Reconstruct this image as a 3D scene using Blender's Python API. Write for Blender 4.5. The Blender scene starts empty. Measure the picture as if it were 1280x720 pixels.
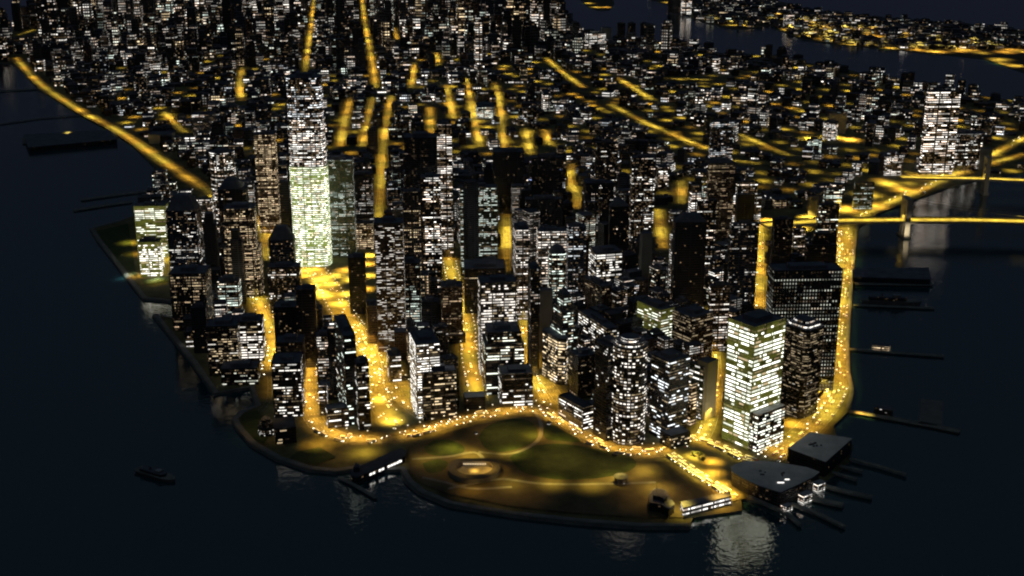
import bpy, math, random
import numpy as np
from mathutils import Vector
random.seed(7)
R = math.radians
sc = bpy.context.scene
col = sc.collection

# ------------------------------------------------------------------ camera
CAM_H = 772.35
PITCH = R(17.855)
F = 1529.0            # focal length in units of a 1280 px wide frame
CP, SP = math.cos(PITCH), math.sin(PITCH)

def at(px, py, z=0.0):
    """ground point (plane of height z) seen at photo position px,py"""
    a = (px - 640) / F
    b = (360 - py) / F
    dx, dy, dz = a, CP + b * SP, -SP + b * CP
    t = (z - CAM_H) / dz
    return (dx * t, dy * t)

def proj(x, y, z=0.0):
    zc = y * CP - (z - CAM_H) * SP
    uc = y * SP + (z - CAM_H) * CP
    return (640 + F * x / zc, 360 - F * uc / zc)

def height_at(y, py):
    v = (360 - py) / F
    return CAM_H + (v * y * CP - y * SP) / (CP + v * SP)

def solve_t(p, d, px):
    """distance t along ground direction d from p until its column is px"""
    a = (px - 640) / F
    den = d[0] - a * d[1] * CP
    if abs(den) < 1e-6:
        return None
    return (a * (p[1] * CP + CAM_H * SP) - p[0]) / den

# ------------------------------------------------------------------ materials
def newmat(name):
    m = bpy.data.materials.new(name)
    m.use_nodes = True
    return m, m.node_tree, m.node_tree.nodes['Principled BSDF']

def noise_mat(name, c1, c2, scale=0.05, rough=0.85, bump=0.0, detail=6, metallic=0.0, stretch=None):
    m, nt, b = newmat(name)
    tc = nt.nodes.new('ShaderNodeTexCoord')
    n = nt.nodes.new('ShaderNodeTexNoise')
    n.inputs['Scale'].default_value = scale
    n.inputs['Detail'].default_value = detail
    n.inputs['Roughness'].default_value = 0.65
    src = tc.outputs['Object']
    if stretch:
        mp = nt.nodes.new('ShaderNodeMapping')
        mp.inputs['Scale'].default_value = stretch
        nt.links.new(src, mp.inputs['Vector']); src = mp.outputs['Vector']
    nt.links.new(src, n.inputs['Vector'])
    r = nt.nodes.new('ShaderNodeValToRGB')
    r.color_ramp.elements[0].position = 0.35
    r.color_ramp.elements[1].position = 0.68
    r.color_ramp.elements[0].color = (*c1, 1)
    r.color_ramp.elements[1].color = (*c2, 1)
    nt.links.new(n.outputs['Fac'], r.inputs['Fac'])
    nt.links.new(r.outputs['Color'], b.inputs['Base Color'])
    b.inputs['Roughness'].default_value = rough
    b.inputs['Metallic'].default_value = metallic
    if bump:
        bp = nt.nodes.new('ShaderNodeBump')
        bp.inputs['Strength'].default_value = bump
        nt.links.new(n.outputs['Fac'], bp.inputs['Height'])
        nt.links.new(bp.outputs['Normal'], b.inputs['Normal'])
    return m

def glow_mat(name, c, s, sample=False):
    m, nt, b = newmat(name)
    tc = nt.nodes.new('ShaderNodeTexCoord')
    n = nt.nodes.new('ShaderNodeTexNoise')
    n.inputs['Scale'].default_value = 0.8
    nt.links.new(tc.outputs['Object'], n.inputs['Vector'])
    mr = nt.nodes.new('ShaderNodeMapRange')
    mr.inputs['From Min'].default_value = 0.3
    mr.inputs['From Max'].default_value = 0.7
    mr.inputs['To Min'].default_value = s * 0.7
    mr.inputs['To Max'].default_value = s * 1.15
    nt.links.new(n.outputs['Fac'], mr.inputs['Value'])
    b.inputs['Base Color'].default_value = (0.1, 0.1, 0.1, 1)
    b.inputs['Emission Color'].default_value = (*c, 1)
    nt.links.new(mr.outputs['Result'], b.inputs['Emission Strength'])
    m.cycles.emission_sampling = 'AUTO' if sample else 'NONE'
    return m

def facade_mat():
    m, nt, b = newmat('facade')
    N, L = nt.nodes, nt.links
    def math_(op, a, c=None, d=None):
        n = N.new('ShaderNodeMath'); n.operation = op
        for i, v in enumerate((a, c, d)):
            if v is None: continue
            if isinstance(v, (int, float)): n.inputs[i].default_value = v
            else: L.new(v, n.inputs[i])
        return n.outputs[0]
    def wn(x, y, z):
        cb = N.new('ShaderNodeCombineXYZ')
        for i, v in enumerate((x, y, z)):
            if isinstance(v, (int, float)): cb.inputs[i].default_value = v
            else: L.new(v, cb.inputs[i])
        w = N.new('ShaderNodeTexWhiteNoise'); w.noise_dimensions = '3D'
        L.new(cb.outputs[0], w.inputs['Vector'])
        return w.outputs['Value']
    uv = N.new('ShaderNodeUVMap'); uv.uv_map = 'UVMap'
    sp = N.new('ShaderNodeSeparateXYZ'); L.new(uv.outputs[0], sp.inputs[0])
    u, v = sp.outputs[0], sp.outputs[1]
    A = N.new('ShaderNodeAttribute'); A.attribute_name = 'bp'
    sa = N.new('ShaderNodeSeparateColor'); L.new(A.outputs['Color'], sa.inputs[0])
    lit, seed, bright, mull = sa.outputs[0], sa.outputs[1], sa.outputs[2], A.outputs['Alpha']
    T = N.new('ShaderNodeAttribute'); T.attribute_name = 'bt'
    Wc = N.new('ShaderNodeAttribute'); Wc.attribute_name = 'bw'
    s = math_('MULTIPLY', seed, 371.3)
    cu, cv = math_('FLOOR', u), math_('FLOOR', v)
    row = wn(cv, s, 1.5)
    klen = math_('ADD', math_('MULTIPLY', wn(cv, s, 9.5), 4.0), 1.5)
    run = math_('FLOOR', math_('ADD', math_('DIVIDE', cu, klen), math_('MULTIPLY', row, 9.0)))
    rr = wn(run, cv, math_('ADD', s, 3.5))
    cr = wn(cu, cv, math_('ADD', s, 7.5))
    zone = wn(math_('FLOOR', math_('DIVIDE', u, 9.0)), math_('FLOOR', math_('DIVIDE', v, 5.0)), math_('ADD', s, 5.5))
    sco = math_('ADD', math_('ADD', math_('MULTIPLY', rr, 0.50), math_('MULTIPLY', cr, 0.12)), math_('MULTIPLY', zone, 0.38))
    rowk = math_('ADD', math_('MULTIPLY', math_('POWER', wn(cv, s, 31.5), 2.0), 1.3), 0.57)
    thr = math_('MULTIPLY', lit, rowk)
    on = math_('LESS_THAN', sco, thr)
    dimon = math_('MULTIPLY', math_('LESS_THAN', wn(cu, cv, math_('ADD', s, 41.5)), math_('MULTIPLY', lit, 0.9)), 0.14)
    fu = math_('SUBTRACT', u, cu); fv = math_('SUBTRACT', v, cv)
    du = math_('ABSOLUTE', math_('SUBTRACT', fu, 0.5))
    dv = math_('ABSOLUTE', math_('SUBTRACT', fv, 0.55))
    gu = math_('DIVIDE', math_('ADD', u, 0.0), 7.0)
    pier_ = math_('MAXIMUM', math_('GREATER_THAN', math_('SUBTRACT', gu, math_('FLOOR', gu)), 0.10), math_('GREATER_THAN', mull, 0.28))
    mu = math_('MULTIPLY', math_('LESS_THAN', du, math_('SUBTRACT', 0.5, mull)), pier_)
    mv = math_('LESS_THAN', dv, 0.21)
    glass = math_('MULTIPLY', mu, mv)
    mask = math_('MULTIPLY', glass, on)
    lv = wn(run, cv, math_('ADD', s, 21.5))
    br = math_('MULTIPLY', math_('ADD', math_('MULTIPLY', math_('POWER', lv, 2.2), 1.35), math_('ADD', math_('MULTIPLY', cr, 0.25), 0.16)), bright)
    # rare warmer or cooler rooms
    hue = wn(run, cv, math_('ADD', s, 11.5))
    wm = N.new('ShaderNodeMix'); wm.data_type = 'RGBA'
    L.new(math_('MULTIPLY', math_('GREATER_THAN', hue, 0.72), 0.5), wm.inputs['Factor'])
    L.new(T.outputs['Color'], wm.inputs['A']); wm.inputs['B'].default_value = (1.0, 0.62, 0.38, 1)
    wm2 = N.new('ShaderNodeMix'); wm2.data_type = 'RGBA'
    L.new(on, wm2.inputs['Factor']); wm2.inputs['A'].default_value = (1.0, 0.66, 0.34, 1); L.new(wm.outputs['Result'], wm2.inputs['B'])
    offs = math_('MULTIPLY', math_('MULTIPLY', math_('SUBTRACT', 1.0, on), dimon), math_('MULTIPLY', glass, math_('MULTIPLY', hue, bright)))
    em = N.new('ShaderNodeVectorMath'); em.operation = 'SCALE'
    L.new(wm2.outputs['Result'], em.inputs[0]); L.new(math_('ADD', math_('MULTIPLY', mask, br), offs), em.inputs['Scale'])
    # spandrel glow: room light painted as wall emission (alpha of bw), uneven by zone
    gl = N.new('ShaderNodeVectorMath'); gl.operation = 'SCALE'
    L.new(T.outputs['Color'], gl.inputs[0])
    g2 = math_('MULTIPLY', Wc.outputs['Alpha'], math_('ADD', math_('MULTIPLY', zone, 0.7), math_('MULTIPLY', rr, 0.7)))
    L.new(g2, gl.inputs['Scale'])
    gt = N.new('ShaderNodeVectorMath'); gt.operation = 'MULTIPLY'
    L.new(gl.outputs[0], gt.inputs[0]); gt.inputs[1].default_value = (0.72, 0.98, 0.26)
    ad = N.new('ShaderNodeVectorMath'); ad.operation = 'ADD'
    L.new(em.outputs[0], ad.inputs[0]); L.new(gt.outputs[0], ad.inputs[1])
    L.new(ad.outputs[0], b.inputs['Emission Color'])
    b.inputs['Emission Strength'].default_value = 1.0
    gm = N.new('ShaderNodeMix'); gm.data_type = 'RGBA'
    L.new(glass, gm.inputs['Factor']); L.new(Wc.outputs['Color'], gm.inputs['A']); gm.inputs['B'].default_value = (0.012, 0.014, 0.018, 1)
    # weathering
    tc = N.new('ShaderNodeTexCoord'); nz = N.new('ShaderNodeTexNoise'); nz.inputs['Scale'].default_value = 0.03
    L.new(tc.outputs['Object'], nz.inputs['Vector'])
    hs = N.new('ShaderNodeHueSaturation'); L.new(gm.outputs['Result'], hs.inputs['Color'])
    L.new(math_('ADD', math_('MULTIPLY', nz.outputs['Fac'], 0.8), 0.6), hs.inputs['Value'])
    L.new(hs.outputs[0], b.inputs['Base Color'])
    L.new(math_('SUBTRACT', 0.75, math_('MULTIPLY', glass, 0.5)), b.inputs['Roughness'])
    m.cycles.emission_sampling = 'NONE'
    return m

M = {}
M['facade'] = facade_mat()
M['roof'] = noise_mat('roof_membrane', (0.10, 0.11, 0.14), (0.20, 0.21, 0.25), 0.06, 0.9)
M['roof_light'] = noise_mat('pale_roof', (0.35, 0.36, 0.38), (0.5, 0.5, 0.52), 0.05, 0.9)
M['roof_dark'] = noise_mat('dark_roof', (0.05, 0.055, 0.07), (0.10, 0.11, 0.14), 0.05, 0.8)
M['copper'] = noise_mat('crown_metal', (0.08, 0.085, 0.1), (0.14, 0.15, 0.17), 0.1, 0.6)
M['blue_roof'] = noise_mat('blue_roof', (0.05, 0.10, 0.17), (0.08, 0.15, 0.24), 0.08, 0.5)
M['plant'] = noise_mat('plant_metal', (0.08, 0.08, 0.09), (0.17, 0.17, 0.18), 0.3, 0.6)
M['stone'] = noise_mat('stone', (0.22, 0.2, 0.17), (0.34, 0.31, 0.27), 0.08, 0.9)
M['beige'] = noise_mat('beige_panel', (0.34, 0.31, 0.24), (0.42, 0.39, 0.31), 0.03, 0.9)
M['dark'] = noise_mat('dark_panel', (0.02, 0.02, 0.024), (0.045, 0.045, 0.05), 0.2, 0.6)
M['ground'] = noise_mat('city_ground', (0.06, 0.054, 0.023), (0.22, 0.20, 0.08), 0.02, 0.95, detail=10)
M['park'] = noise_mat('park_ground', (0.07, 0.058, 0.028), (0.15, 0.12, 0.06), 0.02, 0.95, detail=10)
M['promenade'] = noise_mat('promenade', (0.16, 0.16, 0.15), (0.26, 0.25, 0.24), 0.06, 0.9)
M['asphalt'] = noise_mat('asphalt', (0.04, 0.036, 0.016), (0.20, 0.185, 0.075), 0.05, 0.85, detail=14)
M['paint'] = noise_mat('lane_paint', (0.4, 0.4, 0.38), (0.7, 0.7, 0.66), 0.4, 0.7)
M['grass'] = noise_mat('grass', (0.025, 0.042, 0.012), (0.06, 0.085, 0.025), 0.05, 1.0, detail=10)
M['wood'] = noise_mat('pier_timber', (0.16, 0.16, 0.14), (0.32, 0.31, 0.27), 0.08, 0.95)
M['wall'] = noise_mat('sea_wall', (0.12, 0.12, 0.11), (0.24, 0.235, 0.21), 0.05, 0.9)
M['granite'] = noise_mat('bridge_granite', (0.38, 0.35, 0.28), (0.55, 0.5, 0.4), 0.08, 0.9)
M['steel'] = noise_mat('steel', (0.12, 0.13, 0.14), (0.22, 0.23, 0.24), 0.2, 0.5, metallic=0.3)
M['lampglow'] = glow_mat('lamp_glow', (1.0, 0.86, 0.55), 3.2)
M['headlight'] = glow_mat('headlight_glow', (1.0, 0.93, 0.72), 9.0)
M['taillight'] = glow_mat('taillight_glow', (1.0, 0.12, 0.04), 1.5)
M['carwhite'] = noise_mat('car_paint_pale', (0.6, 0.6, 0.58), (0.8, 0.8, 0.78), 0.2, 0.4)
M['caryellow'] = noise_mat('taxi_paint', (0.6, 0.42, 0.05), (0.75, 0.5, 0.06), 0.2, 0.4)
M['cardark'] = noise_mat('car_paint_dark', (0.05, 0.05, 0.06), (0.1, 0.1, 0.12), 0.2, 0.4)
M['hull'] = noise_mat('hull_paint', (0.10, 0.10, 0.10), (0.2, 0.18, 0.15), 0.1, 0.6)
M['foliage'] = noise_mat('foliage', (0.03, 0.04, 0.015), (0.07, 0.08, 0.03), 0.5, 1.0)
M['bark'] = noise_mat('bark', (0.05, 0.04, 0.03), (0.09, 0.07, 0.05), 0.5, 1.0)

TINT = {'w': (1.0, 0.96, 0.88), 'g': (0.97, 1.0, 0.84), 'y': (1.0, 0.76, 0.45), 'p': (1.0, 0.92, 0.82),
        'b': (0.42, 0.55, 1.0), 'c': (0.92, 0.97, 1.0), 't': (0.86, 1.0, 0.88)}
WINM = {}
def winmat(t, s=1.7):
    k = (t, s)
    if k not in WINM:
        WINM[k] = glow_mat('lit_window_' + t, TINT[t], s)
    return WINM[k]

# ------------------------------------------------------------------ mesh builder
class MB:
    def __init__(s):
        s.v = []; s.f = []; s.uv = []; s.mi = []; s.mats = []; s.bp = []; s.bt = []; s.bw = []
        s.st = ((0, 0, 0, .1), (1, 1, 1, 1), (.03, .03, .035, 0))
    def style(s, bp, bt, bw): s.st = (bp, bt, bw)
    def mat(s, name):
        m = M[name] if isinstance(name, str) else name
        if m not in s.mats: s.mats.append(m)
        return s.mats.index(m)
    def face(s, pts, mat, uv=None):
        i = len(s.v); s.v += [tuple(p) for p in pts]
        s.f.append(tuple(range(i, i + len(pts))))
        s.uv += uv if uv else [(0, 0)] * len(pts)
        s.mi.append(s.mat(mat)); s.bp.append(s.st[0]); s.bt.append(s.st[1]); s.bw.append(s.st[2])
    def walls(s, fp, z0, z1, mat='facade', bay=3.0, flr=3.8, off=0.0, fp2=None):
        n = len(fp); u = off; fp2 = fp2 or fp
        for i in range(n):
            a, b = fp[i], fp[(i + 1) % n]; a2, b2 = fp2[i], fp2[(i + 1) % n]
            l = math.hypot(b[0] - a[0], b[1] - a[1])
            nb = l / bay
            if l > 6: nb = max(1, round(nb)); u = math.ceil(u) + 3
            s.face([(a[0], a[1], z0), (b[0], b[1], z0), (b2[0], b2[1], z1), (a2[0], a2[1], z1)], mat,
                   [(u, z0 / flr), (u + nb, z0 / flr), (u + nb, z1 / flr), (u, z1 / flr)])
            u += nb
    def cap(s, fp, z, mat, down=False):
        pts = [(p[0], p[1], z) for p in fp]
        s.face(pts[::-1] if down else pts, mat)
    def prism(s, fp, z0, z1, side, top=None, fp2=None):
        s.walls(fp, z0, z1, side, fp2=fp2); s.cap(fp2 or fp, z1, top or side)
    def box(s, x0, y0, z0, x1, y1, z1, mat, top=None):
        s.prism([(x0, y0), (x1, y0), (x1, y1), (x0, y1)], z0, z1, mat, top)
    def tube(s, a, b, r, mat, n=6, r2=None):
        a, b = Vector(a), Vector(b); d = (b - a).normalized()
        e = d.orthogonal().normalized(); g = d.cross(e); r2 = r if r2 is None else r2
        ra = [a + (e * math.cos(t) + g * math.sin(t)) * r for t in [i * 2 * math.pi / n for i in range(n)]]
        rb = [b + (e * math.cos(t) + g * math.sin(t)) * r2 for t in [i * 2 * math.pi / n for i in range(n)]]
        for i in range(n):
            j = (i + 1) % n; s.face([ra[i], ra[j], rb[j], rb[i]], mat)
        s.face(rb, mat)
    def build(s, name, parent=None, loc=None):
        me = bpy.data.meshes.new(name)
        v = s.v
        if loc is not None: v = [(p[0] - loc[0], p[1] - loc[1], p[2] - loc[2]) for p in v]
        me.from_pydata(v, [], s.f)
        for m in s.mats: me.materials.append(m)
        me.polygons.foreach_set('material_index', s.mi)
        if M['facade'] in s.mats:
            ul = me.uv_layers.new(name='UVMap')
            ul.data.foreach_set('uv', np.array(s.uv, dtype=np.float32).ravel())
            for nm, dat in (('bp', s.bp), ('bt', s.bt), ('bw', s.bw)):
                at_ = me.attributes.new(nm, 'FLOAT_COLOR', 'FACE')
                at_.data.foreach_set('color', np.array(dat, dtype=np.float32).ravel())
        me.update()
        o = bpy.data.objects.new(name, me); col.objects.link(o)
        if parent is not None: o.parent = parent
        elif loc is not None: o.location = loc
        return o

def tag(o, label, cat, group=None, kind=None):
    if label: o['label'] = label
    if cat: o['category'] = cat
    if group: o['group'] = group
    if kind: o['kind'] = kind
    return o
def empty(name, loc):
    o = bpy.data.objects.new(name, None); o.location = loc; o.empty_display_size = 5
    col.objects.link(o); return o
def struct(o):
    o['kind'] = 'structure'; return o

def centroid(fp): return (sum(p[0] for p in fp) / len(fp), sum(p[1] for p in fp) / len(fp))
def scaled(fp, k, c=None):
    c = c or centroid(fp)
    return [(c[0] + (p[0] - c[0]) * k, c[1] + (p[1] - c[1]) * k) for p in fp]
def inset(fp, d):
    c = centroid(fp); r = sum(math.hypot(p[0] - c[0], p[1] - c[1]) for p in fp) / len(fp)
    return scaled(fp, max(0.2, 1 - 1.4 * d / r), c)
def area(fp): return 0.5 * sum(fp[i][0] * fp[(i + 1) % len(fp)][1] - fp[(i + 1) % len(fp)][0] * fp[i][1] for i in range(len(fp)))
def ccw(fp): return fp if area(fp) > 0 else fp[::-1]

# ------------------------------------------------------------------ the setting: water and land
w = MB(); w.face([(-9000, 200, -3), (12000, 200, -3), (26000, 40000, -3), (-24000, 40000, -3)], 'dark')
water = struct(w.build('water'))
wm, nt, b = newmat('water')
b.inputs['Base Color'].default_value = (0.004, 0.010, 0.013, 1)
b.inputs['Roughness'].default_value = 0.02
b.inputs['IOR'].default_value = 2.1
tc = nt.nodes.new('ShaderNodeTexCoord')
mp = nt.nodes.new('ShaderNodeMapping'); mp.inputs['Scale'].default_value = (0.8, 1.0, 1.0)
nt.links.new(tc.outputs['Object'], mp.inputs[0])
n1 = nt.nodes.new('ShaderNodeTexNoise'); n1.inputs['Scale'].default_value = 0.15; n1.inputs['Detail'].default_value = 3
n2 = nt.nodes.new('ShaderNodeTexNoise'); n2.inputs['Scale'].default_value = 0.02; n2.inputs['Detail'].default_value = 3
nt.links.new(mp.outputs[0], n1.inputs['Vector']); nt.links.new(mp.outputs[0], n2.inputs['Vector'])
b1 = nt.nodes.new('ShaderNodeBump'); b1.inputs['Strength'].default_value = 0.5; b1.inputs['Distance'].default_value = 0.9
b2 = nt.nodes.new('ShaderNodeBump'); b2.inputs['Strength'].default_value = 0.2; b2.inputs['Distance'].default_value = 0.8
nt.links.new(n1.outputs['Fac'], b1.inputs['Height']); nt.links.new(n2.outputs['Fac'], b2.inputs['Height'])
nt.links.new(b1.outputs[0], b2.inputs['Normal']); nt.links.new(b2.outputs[0], b.inputs['Normal'])
# patches of slightly greener shallow water
r = nt.nodes.new('ShaderNodeValToRGB'); r.color_ramp.elements[0].color = (0.013, 0.046, 0.060, 1); r.color_ramp.elements[1].color = (0.018, 0.062, 0.075, 1)
n3 = nt.nodes.new('ShaderNodeTexNoise'); n3.inputs['Scale'].default_value = 0.003
nt.links.new(tc.outputs['Object'], n3.inputs['Vector']); nt.links.new(n3.outputs['Fac'], r.inputs[0]); nt.links.new(r.outputs[0], b.inputs['Base Color'])
water.data.materials.clear(); water.data.materials.append(wm)

MAN_W = [(60, -10), (63, 24), (18, 29), (14, 44), (-60, 52), (-60, 74), (18, 80), (50, 113), (100, 140), (140, 160), (168, 184), (192, 208),
         (196, 232), (188, 262), (150, 276), (112, 286), (120, 300), (145, 332), (168, 362), (178, 374), (214, 377), (216, 398), (190, 394), (215, 425),
         (240, 455), (266, 493), (312, 485), (318, 508), (298, 515), (289, 525), (294, 536), (312, 556), (345, 575), (385, 588),
         (420, 591), (452, 586), (470, 590), (500, 588), (506, 602), (522, 616), (560, 632), (640, 645), (720, 654), (800, 660), (862, 660),
         (866, 647), (928, 638), (926, 622), (975, 634), (1005, 617), (1035, 600), (1062, 578), (1066, 556), (1046, 545),
         (1042, 532), (1063, 512), (1068, 490), (1063, 465), (1062, 430), (1064, 390), (1067, 350), (1070, 310), (1074, 283), (1100, 266), (1148, 248),
         (1185, 234), (1215, 226), (1250, 220), (1330, 206), (1330, 132), (1280, 128), (1230, 120), (1190, 112), (1140, 105), (1090, 95), (1050, 84), (1005, 78),
         (960, 70), (905, 67), (870, 60), (820, 55), (780, 52), (745, 46), (720, 31), (697, 8), (685, -8)]
man = [at(*p) for p in MAN_W] + [(300, 16000), (-6200, 16000)]
ISL = [(1340, 96), (1280, 90), (1262, 84), (1230, 73), (1160, 66), (1100, 60), (1040, 55), (1000, 48), (976, 38), (962, 31), (935, 36), (915, 36), (880, 28), (862, 20), (850, 8), (822, 2), (800, -8)]
isl = [at(*p) for p in ISL]
isl = isl + [at(900, -14)] + [at(985, 4), at(1010, 11), at(1060, 18), at(1150, 25), at(1280, 38), at(1340, 45)]
TIP = [(722, -4), (735, 8), (748, 13), (762, 12), (768, 4), (764, -8)]
tip = [at(*p) for p in TIP]
def land(name, fp, mat='ground'):
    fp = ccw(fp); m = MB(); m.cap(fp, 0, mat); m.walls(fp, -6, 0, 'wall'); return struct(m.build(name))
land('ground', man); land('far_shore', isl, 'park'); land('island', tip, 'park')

def inside(p, poly):
    x, y = p; c = False; n = len(poly); j = n - 1
    for i in range(n):
        xi, yi = poly[i]; xj, yj = poly[j]
        if (yi > y) != (yj > y) and x < (xj - xi) * (y - yi) / (yj - yi) + xi: c = not c
        j = i
    return c

ZL = [0.06]
def sheet(name, px, mat, kind='structure'):
    ZL[0] += 0.02
    m = MB(); m.cap(ccw([at(*p) for p in px]), ZL[0], mat)
    o = m.build(name); o['kind'] = kind; return o
def smooth(pts, k=6):
    out = []
    n = len(pts)
    for i in range(n - 1):
        p0 = pts[max(0, i - 1)]; p1 = pts[i]; p2 = pts[i + 1]; p3 = pts[min(n - 1, i + 2)]
        for j in range(k):
            t = j / k
            out.append(tuple(0.5 * ((2 * p1[c]) + (-p0[c] + p2[c]) * t + (2 * p0[c] - 5 * p1[c] + 4 * p2[c] - p3[c]) * t * t + (-p0[c] + 3 * p1[c] - 3 * p2[c] + p3[c]) * t ** 3) for c in (0, 1)))
    out.append(pts[-1]); return out
def resample(pts, step):
    out = [pts[0]]; acc = 0
    for i in range(len(pts) - 1):
        a, b = pts[i], pts[i + 1]; l = math.hypot(b[0] - a[0], b[1] - a[1])
        d = step - acc
        while d <= l:
            out.append((a[0] + (b[0] - a[0]) * d / l, a[1] + (b[1] - a[1]) * d / l)); d += step
        acc = (acc + l) % step if l >= step - acc else acc + l
    return out
def offset_line(pts, d):
    out = []
    for i in range(len(pts)):
        a = pts[max(0, i - 1)]; b = pts[min(len(pts) - 1, i + 1)]
        l = math.hypot(b[0] - a[0], b[1] - a[1]) or 1
        nx, ny = -(b[1] - a[1]) / l, (b[0] - a[0]) / l
        out.append((pts[i][0] + nx * d, pts[i][1] + ny * d))
    return out
def ribbon(m, pts, wd, z, mat, z2=None):
    L_ = offset_line(pts, wd / 2); Rr = offset_line(pts, -wd / 2)
    for i in range(len(pts) - 1):
        m.face([(*Rr[i], z), (*Rr[i + 1], z), (*L_[i + 1], z), (*L_[i], z)], mat)

roadmask = np.zeros((720, 1280), bool)
ROADS = []
def mark(px, r):
    x, y = int(px[0]), int(px[1])
    roadmask[max(0, y - r):max(0, y + r + 1), max(0, x - r):max(0, x + r + 1)] = True

def road(name, px, wd, lanes=True, lamp=30, power=16000, lz=11, cars=0, mask=True, both=False, col_=None, smoothk=6):
    far = lamp > 55
    if far and 'highway' not in name: wd *= .64
    pm = 410 if not far else 360
    if not lanes or power < 5000: pm = 60
    if wd < 21 and not far: pm = 400
    cars = int(cars * 1.7)
    pts = smooth([at(*p) for p in px], smoothk)
    ZL[0] += 0.02; z = ZL[0]
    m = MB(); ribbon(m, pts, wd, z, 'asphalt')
    if lanes:
        dash = resample(pts, 9.0)
        nl = max(2, int(wd / 5))
        for k in range(1, nl):
            off = -wd / 2 + wd * k / nl
            ln = offset_line(dash, off)
            for i in range(0, len(ln) - 1, 2):
                a, b_ = ln[i], ln[i + 1]
                ribbon(m, [a, ((a[0] + b_[0]) / 2, (a[1] + b_[1]) / 2)], 0.35, z + 0.012, 'paint')
        for sgn in (-1, 1):
            ribbon(m, offset_line(pts, sgn * (wd / 2 - 0.6)), 0.3, z + 0.012, 'paint')
    o = struct(m.build(name))
    if mask:
        for p in resample(pts, 12):
            q = proj(*p)
            if 0 <= q[0] < 1280 and 0 <= q[1] < 720:
                mark(q, max(1, int(wd * 0.28 * F / (p[1] / CP))))
    ROADS.append(dict(pts=pts, w=wd, lamp=lamp, power=power, lz=lz, cars=cars, both=both, far=far, pm=pm))
    return o

# ---- roads (as they lie on the ground plane)
road('highway', [(20, 72), (48, 103), (100, 138), (150, 165), (205, 202), (266, 243)], 46, lamp=75, power=190000, lz=22, cars=0)
road('highway', [(266, 243), (335, 290), (398, 345), (432, 400), (470, 445), (500, 488), (548, 528)], 46, lamp=34, power=24000, lz=14, cars=46, mask=False, both=True)
road('avenue', [(440, 405), (462, 445), (470, 490), (492, 538)], 34, lamp=34, power=23000, cars=26, both=False)
road('street', [(386, 446), (387, 490), (390, 520), (412, 541), (450, 550), (500, 546)], 30, lamp=30, power=21000, cars=16, both=False)
road('street', [(500, 546), (560, 530), (620, 516), (668, 511), (705, 527), (752, 556), (800, 566), (838, 562), (866, 546)], 28, lamp=26, power=8500, lz=9, cars=44, both=True)
road('street', [(316, 360), (328, 388), (341, 425), (336, 470)], 32, lamp=34, power=26000, cars=14)
road('street', [(337, 470), (336, 500), (318, 520)], 12, lamp=60, power=2500, cars=0, mask=False)
road('avenue', [(560, 318), (566, 350), (582, 400), (588, 455), (600, 505)], 30, lamp=30, power=20000, cars=26, both=True)
road('street', [(652, 375), (657, 420), (668, 468), (684, 505)], 15, lamp=30, power=12000, cars=10)
road('street', [(684, 478), (700, 500), (730, 530)], 20, lamp=30, power=9000, cars=2, mask=False)
road('avenue', [(489, 120), (479, 180), (476, 235), (471, 285)], 26, lamp=60, power=110000, lz=18)
road('avenue', [(452, -4), (458, 40), (465, 75), (470, 110)], 44, lamp=220, power=900000, lz=35)
road('avenue', [(393, -4), (388, 40), (381, 92)], 36, lamp=220, power=750000, lz=35)
road('street', [(438, 122), (431, 150), (425, 186)], 24, lamp=90, power=110000, lz=18)
road('street', [(466, 122), (459, 150), (452, 186)], 20, lamp=90, power=110000, lz=18)
road('street', [(303, 84), (300, 105), (303, 130)], 30, lamp=110, power=330000, lz=20)
road('street', [(583, 98), (590, 135), (601, 185)], 22, lamp=80, power=140000, lz=16)
road('street', [(618, 103), (624, 126), (628, 160), (632, 200)], 20, lamp=80, power=110000, lz=16)
road('street', [(557, 106), (563, 130), (567, 150)], 26, lamp=80, power=150000, lz=16)
road('street', [(537, 134), (540, 178)], 20, lamp=80, power=120000, lz=16)
road('street', [(518, 78), (514, 112)], 24, lamp=110, power=240000, lz=18)
road('street', [(545, 66), (549, 82)], 24, lamp=110, power=240000, lz=18)
road('street', [(493, 35), (497, 52)], 30, lamp=140, power=400000, lz=25)
road('street', [(657, 160), (663, 195)], 18, lamp=70, power=90000, lz=16)
road('street', [(681, 162), (690, 188)], 18, lamp=70, power=90000, lz=16)
road('street', [(716, 205), (712, 225), (722, 245), (720, 262)], 22, lamp=60, power=60000, lz=16)
road('avenue', [(762, 130), (800, 150), (840, 168), (890, 188)], 30, lamp=80, power=190000, lz=18)
road('street', [(682, 72), (705, 92), (735, 113)], 26, lamp=130, power=260000, lz=18)
road('street', [(772, 97), (795, 112), (818, 126)], 24, lamp=120, power=240000, lz=18)
road('street', [(835, 98), (905, 100)], 30, lamp=120, power=200000, lz=18)
road('street', [(925, 168), (975, 190), (1000, 198)], 24, lamp=80, power=120000, lz=16)
road('street', [(205, 140), (222, 158), (236, 168)], 24, lamp=80, power=150000, lz=16)
road('street', [(22, 44), (44, 37)], 40, lamp=160, power=500000, lz=20)
road('street', [(914, 200), (960, 206)], 24, lamp=70, power=90000, lz=16)
road('street', [(950, 276), (950, 330), (949, 388)], 17, lamp=32, power=22000, cars=8)
road('waterfront_highway', [(1054, 284), (1056, 318), (1050, 360), (1046, 400), (1043, 440), (1046, 480), (1028, 516), (992, 552), (955, 577)], 40, lamp=34, power=30000, lz=13, cars=110, both=True)
road('waterfront_highway', [(1058, 282), (1100, 258), (1150, 238), (1200, 214), (1262, 182), (1310, 160)], 44, lamp=60, power=80000, lz=18, cars=20)
road('street', [(1128, 214), (1180, 222), (1235, 205), (1290, 190)], 30, lamp=70, power=90000, lz=16)
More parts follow.
